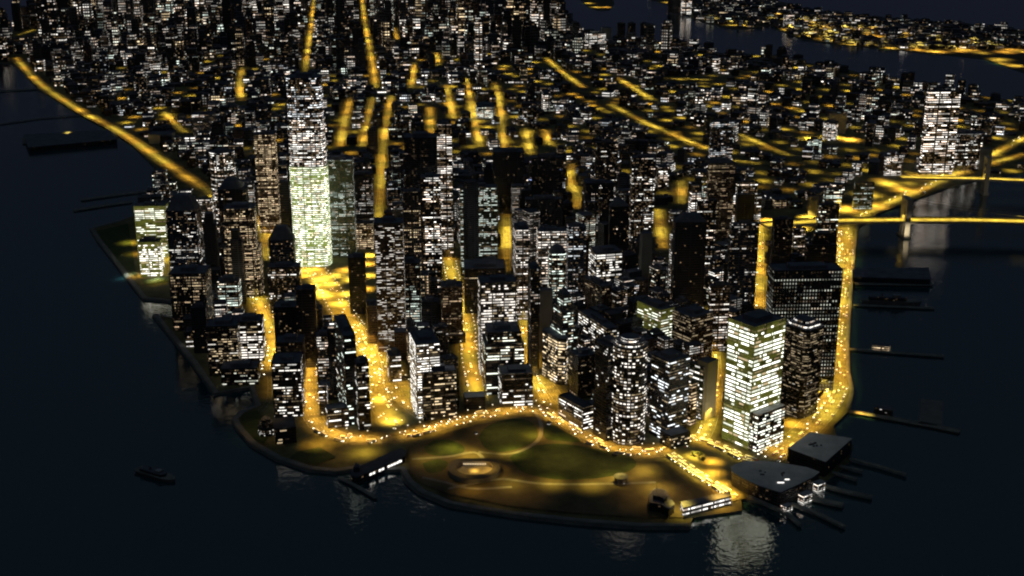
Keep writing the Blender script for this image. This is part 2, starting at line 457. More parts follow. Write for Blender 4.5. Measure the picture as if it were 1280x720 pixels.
road('street', [(893, 386), (892, 440), (894, 490), (884, 535), (868, 560)], 24, lamp=28, power=24000, cars=12)
road('street', [(862, 548), (895, 557), (930, 574), (950, 580)], 20, lamp=26, power=20000, lz=10, cars=14)
road('street', [(836, 568), (866, 590), (900, 612), (920, 625)], 18, lamp=26, power=16000, lz=10, cars=20)
road('street', [(965, 285), (1050, 285)], 20, lamp=60, power=60000, mask=False)

# ---- open lit places (pale paving)
def plaza(px, lights, power, lz=14, mask=True, mat='ground'):
    sheet('pavement', px, mat)
    if mask:
        xs = [p[0] for p in px]; ys = [p[1] for p in px]
        for yy in range(int(min(ys)) + 2, int(max(ys)) - 1, 3):
            for xx in range(int(min(xs)) + 2, int(max(xs)) - 1, 3):
                if inside((xx, yy), px): mark((xx, yy), 1)
    for p in lights: EXTRA.append((at(*p), power, lz * 1.5))
EXTRA = []
plaza([(366, 336), (448, 330), (452, 366), (445, 398), (420, 392), (398, 372), (372, 350)], [(380, 345), (400, 350), (420, 345), (405, 370), (425, 380), (440, 350), (435, 368), (390, 358), (432, 338), (412, 356), (396, 366), (385, 338)], 42000, 17)
plaza([(448, 285), (470, 285), (471, 372), (452, 368)], [(460, 330), (460, 345), (462, 310), (458, 292), (456, 362), (462, 320), (461, 300)], 38000, 16)
plaza([(813, 262), (834, 262), (837, 318), (826, 322)], [], 0)
plaza([(843, 228), (861, 228), (859, 256), (844, 258)], [], 0)
plaza([(625, 262), (640, 262), (640, 342), (627, 342)], [], 0)
plaza([(890, 268), (1050, 258), (1062, 284), (980, 292), (900, 290)], [(905, 278), (930, 280), (960, 276), (985, 284), (1010, 272), (1035, 270), (1000, 286), (1048, 262)], 75000, 18)
plaza([(1060, 230), (1130, 214), (1190, 220), (1110, 252), (1050, 276)], [(1060, 262), (1085, 244), (1110, 230), (1130, 238), (1150, 222), (1095, 258)], 90000, 20)
plaza([(1000, 168), (1075, 168), (1080, 178), (1010, 182)], [(1015, 174), (1040, 172), (1062, 175)], 160000, 18)
plaza([(575, 418), (602, 416), (606, 500), (574, 506)], [], 0)
plaza([(843, 556), (870, 548), (905, 566), (934, 582), (920, 586), (918, 600), (938, 622), (905, 630), (840, 577)], [(868, 572), (890, 578), (892, 592), (900, 606), (912, 618), (880, 598)], 14000, 12)
plaza([(200, 318), (214, 318), (213, 345), (203, 346)], [], 0)
plaza([(322, 288), (332, 288), (340, 330), (330, 335)], [], 0)
plaza([(553, 316), (566, 316), (566, 352), (555, 352)], [], 0)
plaza([(960, 535), (1000, 520), (1040, 480), (1044, 470), (1036, 460), (1020, 505)], [(1028, 488), (1012, 512), (990, 530)], 24000, 13)
plaza([(480, 505), (525, 528), (498, 545), (468, 545), (468, 480)], [(475, 500), (490, 528)], 20000, 13)
EXTRA += [(at(208, 50), 260000, 18), (at(350, 190), 0, 1)]

road('street', [(822, 262), (826, 292), (831, 320)], 34, lanes=True, lamp=60)
road('street', [(852, 226), (852, 258)], 30, lanes=True, lamp=60)
road('street', [(633, 262), (634, 342)], 22, lanes=True, lamp=60)
road('street', [(207, 316), (208, 346)], 16, lanes=True, lamp=60)
road('street', [(327, 286), (335, 332)], 18, lanes=True, lamp=60)
# ---- waterfront park
park = [(508, 560), (560, 541), (620, 527), (668, 521), (700, 536), (748, 566), (800, 578), (838, 578), (900, 618), (864, 640), (858, 648), (800, 648), (720, 643), (640, 634), (565, 620), (527, 606), (512, 592)]
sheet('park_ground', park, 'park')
for g in ([(598, 548), (606, 536), (622, 528), (645, 524), (663, 528), (672, 540), (668, 552), (650, 561), (628, 566), (608, 562)],
          [(637, 573), (650, 563), (676, 557), (705, 556), (745, 562), (782, 570), (795, 579), (788, 589), (760, 597), (722, 600), (685, 599), (652, 590)],
          [(530, 560), (545, 551), (566, 552), (580, 560), (576, 568), (552, 571), (535, 568)],
          [(678, 538), (688, 531), (702, 538), (726, 553), (700, 552), (682, 549)],
          [(528, 580), (548, 575), (560, 580), (552, 590), (535, 592)]):
    pts = g + [g[0]]
    ZL[0] += 0.02
    m = MB(); m.cap(ccw(smooth([at(*p) for p in pts], 5)[:-1]), ZL[0], 'grass'); o = m.build('lawn'); o['kind'] = 'structure'
sheet('lawn', [(300, 518), (322, 514), (340, 540), (330, 556), (308, 546)], 'grass')
sheet('lawn', [(370, 566), (400, 560), (420, 572), (395, 582), (362, 574)], 'grass')
sheet('lawn', [(118, 290), (160, 280), (168, 330), (172, 348), (150, 330)], 'grass')
sheet('lawn', [(176, 350), (212, 346), (213, 352), (182, 357)], 'grass')
for pl in ([(598, 566), (640, 568), (672, 552), (676, 530), (668, 516)], [(560, 612), (600, 604), (630, 600), (680, 606), (760, 606), (820, 604)],
           [(528, 598), (556, 604), (590, 612), (640, 610)], [(515, 575), (560, 572), (598, 568), (612, 600)]):
    ZL[0] += 0.02
    m = MB(); ribbon(m, smooth([at(*p) for p in pl]), 6, ZL[0], 'promenade'); struct(m.build('path'))
# promenade along the sea wall
prom = [at(*p) for p in MAN_W[MAN_W.index((150, 276)):MAN_W.index((862, 660)) + 1]]
ZL[0] += 0.02
m = MB(); ribbon(m, offset_line(prom, 6.5), 9, ZL[0], 'promenade'); struct(m.build('promenade'))
m = MB(); ribbon(m, offset_line([at(*p) for p in MAN_W[MAN_W.index((1063, 512)):MAN_W.index((1074, 283)) + 1]], 4.5), 6, ZL[0] + .02, 'promenade'); struct(m.build('promenade'))
# parapet of the sea wall, a real low wall
m = MB()
for line in (prom, [at(*p) for p in MAN_W[MAN_W.index((1063, 512)):MAN_W.index((1148, 248)) + 1]]):
    a = offset_line(line, 0.4); b2_ = offset_line(line, 1.2)
    for i in range(len(line) - 1):
        q = [a[i], a[i + 1], b2_[i + 1], b2_[i]]
        m.prism(ccw(q), 0, 1.3, 'wall', 'promenade')
tag(m.build('sea_wall'), 'low dark stone wall along the edge of the harbour', 'wall')
for p, pw in (((640, 566), 3200), ((668, 545), 3200), ((590, 570), 3500), ((565, 562), 2500), ((612, 590), 2500), ((590, 614), 900), ((580, 596), 700), ((690, 605), 2600), ((740, 608), 2600),
              ((770, 600), 3000), ((640, 606), 1400), ((820, 612), 2600), ((545, 540), 1500), ((700, 552), 1500), ((535, 575), 1100), ((455, 566), 2500), ((400, 556), 4000), ((850, 641), 3000), ((900, 632), 3500), ((163, 304), 5200), ((170, 318), 2600), ((805, 590), 3000), ((170, 345), 2500), ((195, 352), 3500)):
    EXTRA.append((at(*p), pw * 2.6, 30))

# ------------------------------------------------------------------ buildings
REF = []      # (px, py, short name) used when describing neighbours
ITEMS = []    # screen rectangles of hero buildings
WALLC = {'k': (.018, .018, .022), 'd': (.03, .03, .035), 's': (.10, .095, .085), 'n': (.07, .04, .025), 'l': (.2, .19, .16), 'g': (.05, .07, .035), 'u': (.03, .04, .06), 'c': (.42, .38, .27)}
nwin_parts = 0
def rounded(fp, r, n=4, which=None):
    out = []
    k = len(fp)
    for i in range(k):
        p = Vector(fp[i]); a = Vector(fp[i - 1]); b_ = Vector(fp[(i + 1) % k])
        da = (a - p).normalized(); db = (b_ - p).normalized()
        if which is not None and i not in which: out.append(tuple(p)); continue
        rr = min(r, (a - p).length * .45, (b_ - p).length * .45)
        s, e = p + da * rr, p + db * rr
        for j in range(n + 1):
            t = j / n
            out.append(tuple((1 - t) ** 2 * s + 2 * t * (1 - t) * p + t * t * e))
    return out

def lit_windows(root, fp, z0, z1, bay, flr, lit, tint, seed, strip, br):
    """real lit panes standing 12 cm proud of the wall; neighbouring lit bays on a floor are one pane strip"""
    rnd = random.Random(seed); n = len(fp); quads = []; wh = rnd.uniform(.34, .52)
    for i in range(n):
        a, b_ = fp[i], fp[(i + 1) % n]
        l = math.hypot(b_[0] - a[0], b_[1] - a[1])
        if l < 1.5: continue
        d = ((b_[0] - a[0]) / l, (b_[1] - a[1]) / l); nr = (d[1], -d[0])
        mx, my = (a[0] + b_[0]) / 2, (a[1] + b_[1]) / 2
        if nr[0] * -mx + nr[1] * -my < -0.25 * math.hypot(mx, my): continue
        nb = max(1, round(l / bay)); bw = l / nb
        j = int(z0 / flr) + (0 if z0 < 1 else 1)
        while (j + 1) * flr < z1 - 1.0:
            fr = rnd.random(); zone = random.Random(seed * 7 + j // 4 + i * 31).random()
            p = lit * (0.3 + 1.1 * zone) * (2.0 if fr > .82 else 1.0 if fr > .3 else .45)
            k = 0
            while k < nb:
                ln = min(nb - k, rnd.randint(1, strip) if fr < .82 else rnd.randint(3, 7), 7 - k % 7)
                if rnd.random() < p:
                    zz = j * flr + flr * 0.3; zt = j * flr + flr * (0.3 + wh)
                    g = bw * 0.10
                    x0, x1 = k * bw + g + (bw * .45 if k % 7 == 0 else 0), (k + ln) * bw - g
                    o = 0.12
                    quads.append([(a[0] + d[0] * x0 + nr[0] * o, a[1] + d[1] * x0 + nr[1] * o, zz), (a[0] + d[0] * x1 + nr[0] * o, a[1] + d[1] * x1 + nr[1] * o, zz),
                                  (a[0] + d[0] * x1 + nr[0] * o, a[1] + d[1] * x1 + nr[1] * o, zt), (a[0] + d[0] * x0 + nr[0] * o, a[1] + d[1] * x0 + nr[1] * o, zt)])
                k += ln
            j += 1
    return quads

def emit_windows(root, quads, tint, br, loc, seed, cap=100):
    rnd = random.Random(seed)
    def size(q):
        a = proj(*q[0]); c = proj(*q[2]); return abs((c[0] - a[0]) * (c[1] - a[1]))
    quads.sort(key=size, reverse=True)
    big, rest = quads[:cap], quads[cap:]
    def pick(): 
        x = rnd.random()
        if x < .08: return winmat('p', br)
        if x < .30: return winmat(tint, round(br * .42, 2))
        if x < .42: return winmat('y', round(br * .28, 2))
        return winmat(tint, br)
    for q in big:
        m = MB(); m.face(q, pick()); m.build('window', root, loc)
    if rest:
        m = MB()
        for q in rest: m.face(q, pick())
        o = m.build('window', root, loc); o['kind'] = 'stuff'

def bld(label, ref, xn, yb, yt, xl, xr, th=7, dep=None, lit=.36, tint='w', br=1.5, wall='d', glow=0.0, bay=2.8, flr=4.7, mull=.1,
        top='flat', shape='box', tiers=None, roof='roof', name='office_tower', cat='building', wins=False, strip=3, plant=True, rr=6, seed=None, ledge=True):
    th = R(th)
    N_ = at(xn, yb)
    H = height_at(N_[1], yt)
    dR = (math.cos(th), math.sin(th)); dL = (-math.sin(th), math.cos(th))
    wR = solve_t(N_, dR, xr) if xr > xn else None
    if wR is None or wR <= 4 or wR > 200: wR = 25
    wL = None
    if xl < xn - .5:
        wL = solve_t(N_, dL, xl)
        if wL is not None and (wL < 6 or wL > 130): wL = None
    if wL is None: wL = dep or max(14, wR * .8)
    if dep: wL = dep
    fp = [N_, (N_[0] + dR[0] * wR, N_[1] + dR[1] * wR), (N_[0] + dR[0] * wR + dL[0] * wL, N_[1] + dR[1] * wR + dL[1] * wL), (N_[0] + dL[0] * wL, N_[1] + dL[1] * wL)]
    c = centroid(fp)
    if shape == 'round':
        # circle whose silhouette spans xl..xr
        xm = (xl + xr) / 2; P = at(xm, yb); sc_ = (P[1] * CP + CAM_H * SP) / F
        r = (xr - xl) / 2 * sc_
        c = (P[0], P[1] + r); fp = [(c[0] + r * math.cos(a), c[1] + r * math.sin(a)) for a in [i * 2 * math.pi / 28 for i in range(28)]]
        H = height_at(P[1], yt)
    elif shape == 'rr': fp = rounded(fp, rr)
    elif shape == 'cham': fp = rounded(fp, rr, 1)
    H = max(H, 5)
    seed = seed if seed is not None else (len(ITEMS) * 37 + 11) % 997
    rnd = random.Random(seed)
    if seed % 3: flr *= rnd.uniform(.84, 1.14); bay *= rnd.uniform(.85, 1.35)
    loc = (c[0], c[1], 0)
    root = empty(name, loc); tag(root, label, cat)
    ts = tiers or [(1.0, 1.0)]
    wallm = MB(); roofm = MB(); ledges = MB(); quads = []
    z0 = 0; prev = None
    tt = TINT[tint]
    for i, tr in enumerate(ts):
        k, hf = tr[:2]; ov = tr[2] if len(tr) > 2 else {}
        lit_, tint_, br_, glow_, wall_ = (ov.get(n_, v_) for n_, v_ in (('lit', lit), ('tint', tint), ('br', br), ('glow', glow), ('wall', wall)))
        tt = TINT[tint_]
        f2 = fp if k == 1.0 else scaled(fp, k, c)
        z1 = H * hf
        wallm.style((min(.36, lit + .05) if wins else lit_, (seed % 97) / 97.0, .22 if wins else br_ * (2.3 if glow > .15 else 1.45), mull), (*(TINT['y'] if wins else tt), 1), (*WALLC[wall_], glow_))
        wallm.walls(f2, z0, z1, 'facade', bay, flr, off=rnd.randint(0, 50))
        if wins: quads += lit_windows(root, f2, z0, z1, bay, flr, lit, tint, seed + i, strip, br)
        # roof with a real parapet
        fi = inset(f2, 0.9)
        n = len(f2)
        for j in range(n):
            a, b_, a2, b2_ = f2[j], f2[(j + 1) % n], fi[j], fi[(j + 1) % n]
            roofm.face([(*a, z1), (*b_, z1), (*b2_, z1), (*a2, z1)], roof)
            roofm.face([(*b2_, z1), (*a2, z1), (*a2, z1 - 1.3), (*b2_, z1 - 1.3)][::-1], roof)
        roofm.cap(fi, z1 - 1.3, roof)
        if ledge:
            fo = inset(f2, -0.45)
            for zz in ([z1 - 2.2] if z1 - z0 > 12 else []):
                ledges.prism(fo, zz, zz + .7, 'dark' if wall in 'kdu' else 'stone')
        z0 = z1 if k > (ts[i + 1][0] if i + 1 < len(ts) else 0) else z1
    ftop = scaled(fp, ts[-1][0], c) if ts[-1][0] != 1 else fp
    wallo = wallm.build('wall', root, loc); roofo = roofm.build('roof', root, loc)
    if ledges.f: ledges.build('cornice', wallo, loc)
    rad = min(wR, wL) / 2 * ts[-1][0]
    if top == 'flat' and plant and rad > 4:
        fin = inset(ftop, 3.0 + rad * .25)
        a, b_, d_ = Vector(fin[0]), Vector(fin[len(fin) // 4]), Vector(fin[-len(fin) // 4])
        p = MB(); hh = rnd.uniform(3.5, 6.5)
        q = scaled(fp, ts[-1][0] * rnd.uniform(.38, .55), (c[0] + rnd.uniform(-1, 1) * rad * .2, c[1] + rnd.uniform(-1, 1) * rad * .2))
        p.prism(q, H - 1.3, H + hh, 'plant', roof); p.build('plant_room', roofo, loc)
        for _ in range(rnd.randint(2, 5)):
            p = MB()
            t1, t2 = rnd.uniform(-.62, .62), rnd.uniform(-.62, .62)
            cx = c[0] + (dR[0] * t1 + dL[0] * t2) * rad; cy = c[1] + (dR[1] * t1 + dL[1] * t2) * rad
            s_ = rnd.uniform(.8, 2.2)
            p.box(cx - s_, cy - s_ * .7, H - 1.29, cx + s_, cy + s_ * .7, H + rnd.uniform(.4, 2.0), 'plant')
            p.build('cooling_unit', roofo, loc)
    elif top == 'dome':
        p = MB(); rings = 7; r0 = rad * 1.0
        prevr = None
        for i in range(rings + 1):
            a = i / rings * math.pi / 2
            rg = [(c[0] + r0 * math.cos(a) * math.cos(t) + 0, c[1] + r0 * math.cos(a) * math.sin(t)) for t in [k * 2 * math.pi / 20 for k in range(20)]]
            zz = H + math.sin(a) * r0 * 0.95
            if prevr: p.walls(prevr[0], prevr[1], zz, 'copper', fp2=rg)
            prevr = (rg, zz)
        p.build('dome', root, loc)
    elif top in ('pyramid', 'frustum', 'spire'):
        p = MB(); k = {'pyramid': .03, 'frustum': .5, 'spire': .02}[top]; hh = rad * {'pyramid': 1.5, 'frustum': 1.2, 'spire': 2.4}[top]
        q = inset(ftop, .5); p.prism(q, H, H + hh, 'copper', 'roof', fp2=scaled(q, k, c)); p.build('roof_peak', root, loc)
        if top == 'spire':
            p = MB(); p.tube((c[0], c[1], H + hh * .9), (c[0], c[1], H + hh + 22), .7, 'steel', r2=.2); p.build('mast', root, loc)
    elif top == 'crown':
        p = MB(); q = scaled(ftop, .82, c); p.style((.75, .3, 1.8, .06), (*TINT['w'], 1), (*WALLC['d'], 0))
        p.walls(q, H, H + 5, 'facade', 2.2, 5); p.cap(q, H + 5, roof); q2 = scaled(ftop, .55, c); p.walls(q2, H + 5, H + 10, 'facade', 2.2, 5); p.cap(q2, H + 10, roof)
        p.build('crown', root, loc)
    if wins: emit_windows(root, quads, tint, br, loc, seed)
    REF.append(((xl + xr) / 2, (yb + yt) / 2, ref))
    ITEMS.append((N_[1], xl, xr, yt, yb, fp))
    return root

OW = 'office_tower'
# ---- front row, western side (windows are real panes)
bld('slim black corner tower with its narrow left face lit pale green', 'the green-edged corner tower', 434, 532, 420, 422, 449, 16, lit=.16, tint='t', br=1.9, wins=True, strip=2, wall='k', tiers=[(1, 1)], seed=5)
bld('lower black wing with stacked white window bars on the right of the green-edged tower', 'the white-barred wing', 449, 538, 454, 448.5, 464, 14, dep=26, lit=.42, tint='w', br=1.9, wins=True, strip=4, wall='k')
bld('bright white-lit block whose slanting left face blazes, beside the wide avenue', 'the blazing white avenue block', 522, 524, 430, 500, 551, 14, dep=62, lit=1.0, tint='w', br=3.0, wins=True, wall='l', bay=2.4, strip=3)
bld('dark banded office block, lower front of the blazing white one, rows of thin yellow windows', 'the dark banded park-front block', 529, 526, 466, 526.5, 571, 12, dep=24, lit=.30, tint='y', br=1.4, wins=True, wall='k', bay=2.2, strip=4)
bld('grey roofed black cube standing alone in the lit avenue facing the park', 'the lone black cube', 581, 513, 497, 580, 607, 8, dep=22, lit=.05, tint='y', wins=True, wall='k', name='entrance_pavilion', roof='roof_light', plant=False)
bld('stepped black block facing the park, its lowest storeys ringed with white strips', 'the stepped park-front block', 627, 509, 468, 621, 666, 8, dep=40, lit=.5, tint='w', br=1.8, wins=True, wall='k', bay=2.2, strip=5)
bld('dark tower with a glowing green-white left flank above the stepped park-front block', 'the green-flanked dark tower', 607, 494, 417, 597, 655, 7, dep=55, lit=.30, tint='g', br=1.8, wins=True, wall='k', tiers=[(1, .82), (.86, 1)])
bld('tall pale-topped tower with a bright cream edge behind the green-flanked one', 'the cream-edged tower', 601, 470, 353, 595, 646, 7, dep=38, lit=.55, tint='p', br=1.6, wall='s', wins=True)
bld('round glass tower with a lit drum on top, facing the park', 'the round park tower', 786, 557, 436, 764, 808, shape='round', lit=.42, tint='p', br=1.7, wins=True, wall='k', top='crown', bay=2.6, strip=4)
bld('plain black slab tower tucked against the left of the round one', 'the black slab by the round tower', 757, 552, 433, 741, 776, 32, lit=.07, tint='w', wins=True, wall='k', strip=2)
bld('black tower with diagonal runs of white window strips, right of the round one', 'the strip-lit black tower', 833, 553, 452, 811, 858, 34, lit=.34, tint='c', br=1.8, wins=True, wall='k', bay=2.2, strip=6)
bld('low dark podium with few lights wrapped round the foot of the strip-lit black tower', 'the dark podium', 838, 562, 545, 800, 862, 30, dep=26, lit=.2, tint='y', wall='k', wins=True, name='podium_block', plant=False)
bld('tall bright green-white tower on the right of the park front', 'the bright green-white tower', 934, 562, 409, 902, 971.5, 38, lit=.88, tint='g', br=2.6, wins=True, wall='g', glow=.13, bay=2.4, flr=5.2, strip=5)
bld('shorter lit annex with a pale flat roof at the foot of the bright green-white tower', 'the pale-roofed annex', 945, 566, 519, 929, 978, 38, lit=.78, tint='g', br=2.2, wins=True, wall='u', roof='roof_light', bay=2.4, strip=4, name='office_annex', plant=False)
bld('black tower with fine dim orange window lines and ringed roof, near the waterfront highway', 'the dim-lined waterfront tower', 1001, 525, 414, 970, 1024, 38, shape='cham', rr=7, lit=.34, tint='y', br=.42, wins=True, wall='k', bay=2, flr=3.6, strip=4, top='crown')
bld('huge wide black slab dotted with a regular grid of small windows', 'the huge dotted slab', 958, 490, 338, 957, 1041, 3, dep=38, lit=.66, tint='g', br=.32, wall='k', bay=4.4, flr=5.6, mull=.3, wins=False, roof='roof')
bld('low wedge of offices with bright white strips, across the road from the park', 'the bright low wedge', 728, 538, 510, 689, 741, 34, dep=62, lit=.5, tint='w', br=2.2, wins=True, wall='k', roof='roof_dark', strip=4, name='office_block', plant=False)
bld('black block with almost no lights behind the bright low wedge', 'the unlit block behind the wedge', 722, 500, 446, 710, 746, 25, lit=.18, tint='y', br=.4, wall='k')
bld('white-strip lit narrow building beside the blank cream wall', 'the narrow white-strip building', 876, 525, 458, 860, 880, 42, dep=30, lit=.6, tint='w', br=2.0, wins=True, wall='g', strip=5)
bld('blank cream concrete tower without any windows right of the white-strip building', 'the blank cream tower', 881, 526, 454, 880.6, 894, 42, dep=20, lit=0, wall='c', mull=.5, plant=False, ledge=False)
bld('warm orange-lit infill building low between the strip-lit tower and the cream wall', 'the orange infill building', 862, 533, 481, 857, 870, 38, lit=.6, tint='y', br=1.0, wall='n', bay=2)
bld('brown-black cubic tower dotted with dim orange windows, left of the bright green-white tower', 'the dim brown cube tower', 862, 462, 397, 838, 889, 34, lit=.36, tint='y', br=.36, wall='n', wins=True, strip=2)
bld('block with glowing green floors seen corner on, behind the round park tower', 'the green-floored corner block', 824, 440, 388, 795, 841, 34, lit=.55, tint='g', br=1.9, wins=True, wall='g', glow=.1, strip=6, flr=5)
bld('white-lit corner block with scattered bright strips behind the round park tower', 'the scattered white block', 757, 470, 411, 722, 772, 24, lit=.5, tint='w', br=1.8, wins=True, wall='k', strip=3)
bld('warm-lit curved lower tower with shining edges, base of the stepped white spire', 'the curved warm tower', 700, 483, 425, 674, 713, 30, shape='cham', rr=9, lit=.6, tint='y', br=1.7, wins=True, wall='k', strip=3, plant=False)
bld('stepped wedding-cake tower glowing mint white with a dark cap', 'the mint wedding-cake tower', 702, 476, 372, 687, 721, 24, lit=.6, tint='t', br=1.7, wins=True, wall='s', tiers=[(1, .62), (.78, .82), (.5, 1)], top='pyramid')
# ---- harbour side, west
bld('dark harbour block with warm dotted windows low on its side', 'the dotted harbour block', 262, 470, 408, 258, 300, 6, lit=.28, tint='y', br=1.1, wins=True, wall='k', name='apartment_block')
bld('dark windowless-looking slab nearest the harbour bend', 'the blank harbour slab', 243, 442, 385, 242, 261, 6, lit=.03, wall='k', roof='roof_dark')
bld('broad block with dazzling white top storeys beside the gold side street', 'the white-topped harbour block', 296, 452, 402, 294, 330, 5, lit=.5, tint='p', br=2.0, wins=True, wall='k', strip=4)
bld('low grey-roofed block with pale rooftop curve at the harbour corner', 'the harbour corner block', 277, 482, 461, 275, 323, 4, dep=34, lit=.25, tint='g', br=1.2, wins=True, wall='k', name='apartment_block')
bld('dark dense block speckled with small warm windows above the little cove', 'the speckled cove block', 217, 414, 342, 215, 262, 3, lit=.42, tint='y', br=.6, wall='k', bay=2.4, mull=.25)
bld('small green-white lit tower behind the blank harbour slab', 'the small green-white tower', 275, 398, 352, 274, 301, 4, lit=.5, tint='t', br=1.2, wall='k')
bld('twin dark slab with hardly a light beside the gold side street', 'the dark twin slab', 375, 460, 362, 374, 398, 4, lit=.05, tint='w', wall='k', seed=3)
bld('lower half of the dark pair of slabs, grey roofed', 'the lower dark slab', 346, 455, 384, 345, 376, 4, lit=.08, tint='w', wall='k')
bld('small black block with a row of yellow windows under the dark slabs', 'the yellow-row block', 347, 478, 428, 346, 381, 4, lit=.3, tint='y', br=.8, wall='k')
bld('stepped block with short white window bars near the harbour loop road', 'the white-bar stepped block', 343, 522, 454, 341, 379, 5, dep=44, lit=.32, tint='w', br=1.9, wins=True, wall='k', strip=3, name='apartment_block')
bld('low dark hall with sloping roof beside the waterside lawn', 'the low lawn-side hall', 345, 556, 536, 340, 371, 14, dep=42, lit=.2, tint='y', br=.6, wall='k', wins=True, name='museum_hall', roof='roof_dark', plant=False)
bld('small six-sided lit pavilion with stepped roof on the waterside lawn', 'the six-sided pavilion', 332, 546, 527, 321, 342, shape='round', lit=.5, tint='w', br=1.8, wins=True, wall='k', tiers=[(1, .55), (.8, .8), (.55, 1)], top='pyramid', name='pavilion', flr=3.2)
bld('narrow white-lit building between the loop road and the green-edged tower', 'the narrow loop-road building', 400, 520, 482, 399, 410, 6, dep=24, lit=.5, tint='w', br=1.5, wall='s', plant=False)
bld('blue-roofed low building tucked by the green-edged corner tower', 'the blue-roofed building', 404, 500, 484, 403, 431, 8, dep=30, lit=.3, tint='w', br=1.3, wall='u', roof='blue_roof', plant=False)
bld('low dark podium with white ground-floor strips in front of the green-edged tower', 'the white-strip podium', 410, 536, 512, 407, 436, 16, dep=20, lit=.4, tint='w', br=2, wins=True, wall='k', name='podium_block', plant=False)
bld('dotted dark office block right above the loop road', 'the dotted block above the loop road', 398, 492, 420, 397, 416, 5, lit=.4, tint='p', br=1.0, wall='k')
bld('black drum-topped tower with a white chevron light on its roof', 'the chevron-roofed tower', 413, 500, 412, 412, 428, 5, lit=.08, tint='w', wall='k', top='crown')
# ---- western towers
bld('tall residential tower with greenish white balconies, nearest the north harbour corner', 'the tall green-white residence', 173, 322, 258, 172, 212, 4, dep=34, lit=.9, tint='g', br=2.6, wins=True, wall='g', glow=.14, name='apartment_tower', strip=4)
bld('shorter brilliant white residence in front of the tall green-white one', 'the brilliant white residence', 176, 346, 303, 168, 203, 6, dep=32, lit=1.2, tint='w', br=2.8, wins=True, wall='g', glow=.16, name='apartment_tower', roof='roof_dark')
bld('stubby lit block standing on the riverside gap by the thin piers', 'the stubby riverside block', 192, 240, 215, 191, 208, 4, lit=.45, tint='t', br=1.4, wall='k')
bld('dark tower with blue-tinged lower floors right of the green-white residence', 'the blue-tinged dark tower', 214, 350, 264, 213, 252, 3, lit=.30, tint='w', br=1.2, wall='u', top='frustum')
bld('curved tower crowded with tiny white windows behind the domed tower', 'the curved speckled tower', 281, 300, 192, 266, 297, shape='round', lit=.46, tint='w', br=1.3, wall='k')
bld('black tower crowned with a big grey dome', 'the domed tower', 279, 345, 237, 278, 314, 4, lit=.12, tint='w', wall='k', top='dome', shape='cham', rr=8)
bld('broad tower of warm speckled windows with green-white shoulders, in front of the domed tower', 'the broad speckled tower', 283, 372, 262, 281, 327, 4, lit=.46, tint='y', br=.95, wall='k', shape='cham', rr=6, bay=2.4, mull=.2, tiers=[(1, .55), (.86, 1)])
bld('pinkish lit block with a blank beige end wall by the highway', 'the pinkish highway block', 251, 318, 250, 250, 269, 4, lit=.5, tint='p', br=1.4, wall='s')
bld('low block under a blue glass roof between the western towers', 'the blue glass roofed block', 255, 346, 325, 254, 284, 5, lit=.2, tint='w', wall='u', roof='blue_roof', plant=False)
bld('tall slim tower with stacked amber window bands', 'the amber-banded slim tower', 325, 292, 168, 324, 350, 4, lit=.55, tint='y', br=1.0, wall='n', bay=2.2, mull=.16)
bld('black tower with a chamfered sloping cap beside the blazing green tower', 'the cap-roofed black tower', 340, 378, 300, 338, 371, 4, lit=.16, tint='w', br=1.3, wall='u', top='frustum', shape='cham', rr=5)
bld('wider shoulder block with one bright roofline below the cap-roofed tower', 'the shoulder block', 338, 392, 334, 337, 377, 4, dep=30, lit=.3, tint='w', br=1.5, wall='k')
bld('tallest tower, blazing yellow-green below, silver-white above and dark at its rounded top', 'the tallest green-lit tower', 367, 334, 97, 366, 413, 2, shape='rr', rr=20, lit=.90, tint='g', br=1.25, wall='g', glow=.26, bay=2.4, flr=4.6, mull=.06, wins=False, seed=12,
    tiers=[(1, .54, {}), (.95, .78, dict(lit=.62, tint='w', br=1.0, glow=0.0, wall='u')), (.92, 1, dict(lit=.42, tint='c', br=.8, glow=0.0, wall='u'))])
bld('dark tower with a fine green-white window grid right of the blazing green one', 'the fine green grid tower', 412, 322, 200, 408, 445, 4, lit=.47, tint='t', br=.8, wall='g', bay=2.2, flr=3.6, mull=.2)
bld('dim tower with fine grey dots left of the gold avenue', 'the dim dotted tower', 444, 305, 218, 443, 468, 3, lit=.36, tint='w', br=.55, wall='k', mull=.25)
bld('low orange-windowed block at the end of the gold avenue', 'the orange-windowed block', 446, 312, 280, 445, 467, 3, lit=.65, tint='y', br=.9, wall='n', bay=2.4, mull=.2)
bld('black twin-slab building with a T-shaped flat roof beside the wide avenue', 'the T-roofed black building', 438, 393, 322, 425, 459, 6, dep=28, lit=.06, tint='y', wall='k')
bld('dark block with a beige flank and lit rooftop squares by the wide avenue', 'the beige-flanked block', 461, 430, 382, 443, 474, 12, dep=34, lit=.12, tint='p', br=.9, wall='n')
bld('tall tower of stacked warm window bands standing by the wide avenue', 'the tall warm-banded tower', 473, 440, 279, 472, 508, 4, lit=.55, tint='p', br=1.1, wall='n', bay=2.4, flr=3.8, mull=.14, wins=True, strip=4)
bld('low wing with lit cornice between the wide avenue and the blazing white block', 'the low lit-cornice wing', 487, 478, 445, 484, 502, 12, dep=30, lit=.4, tint='w', br=1.3, wall='s')
bld('pale green dotted slab half hidden behind the warm-banded tower', 'the pale green dotted slab', 503, 418, 329, 502, 527, 3, lit=.48, tint='t', br=.9, wall='k', mull=.2)
bld('office block with a neat square grid of warm windows', 'the neat grid block', 515, 412, 345, 514, 537, 3, lit=.6, tint='y', br=.75, wall='s', mull=.22)
bld('small dark cube block behind the blazing white avenue block', 'the small dark cube block', 528, 428, 377, 527, 548, 3, lit=.03, wall='k')
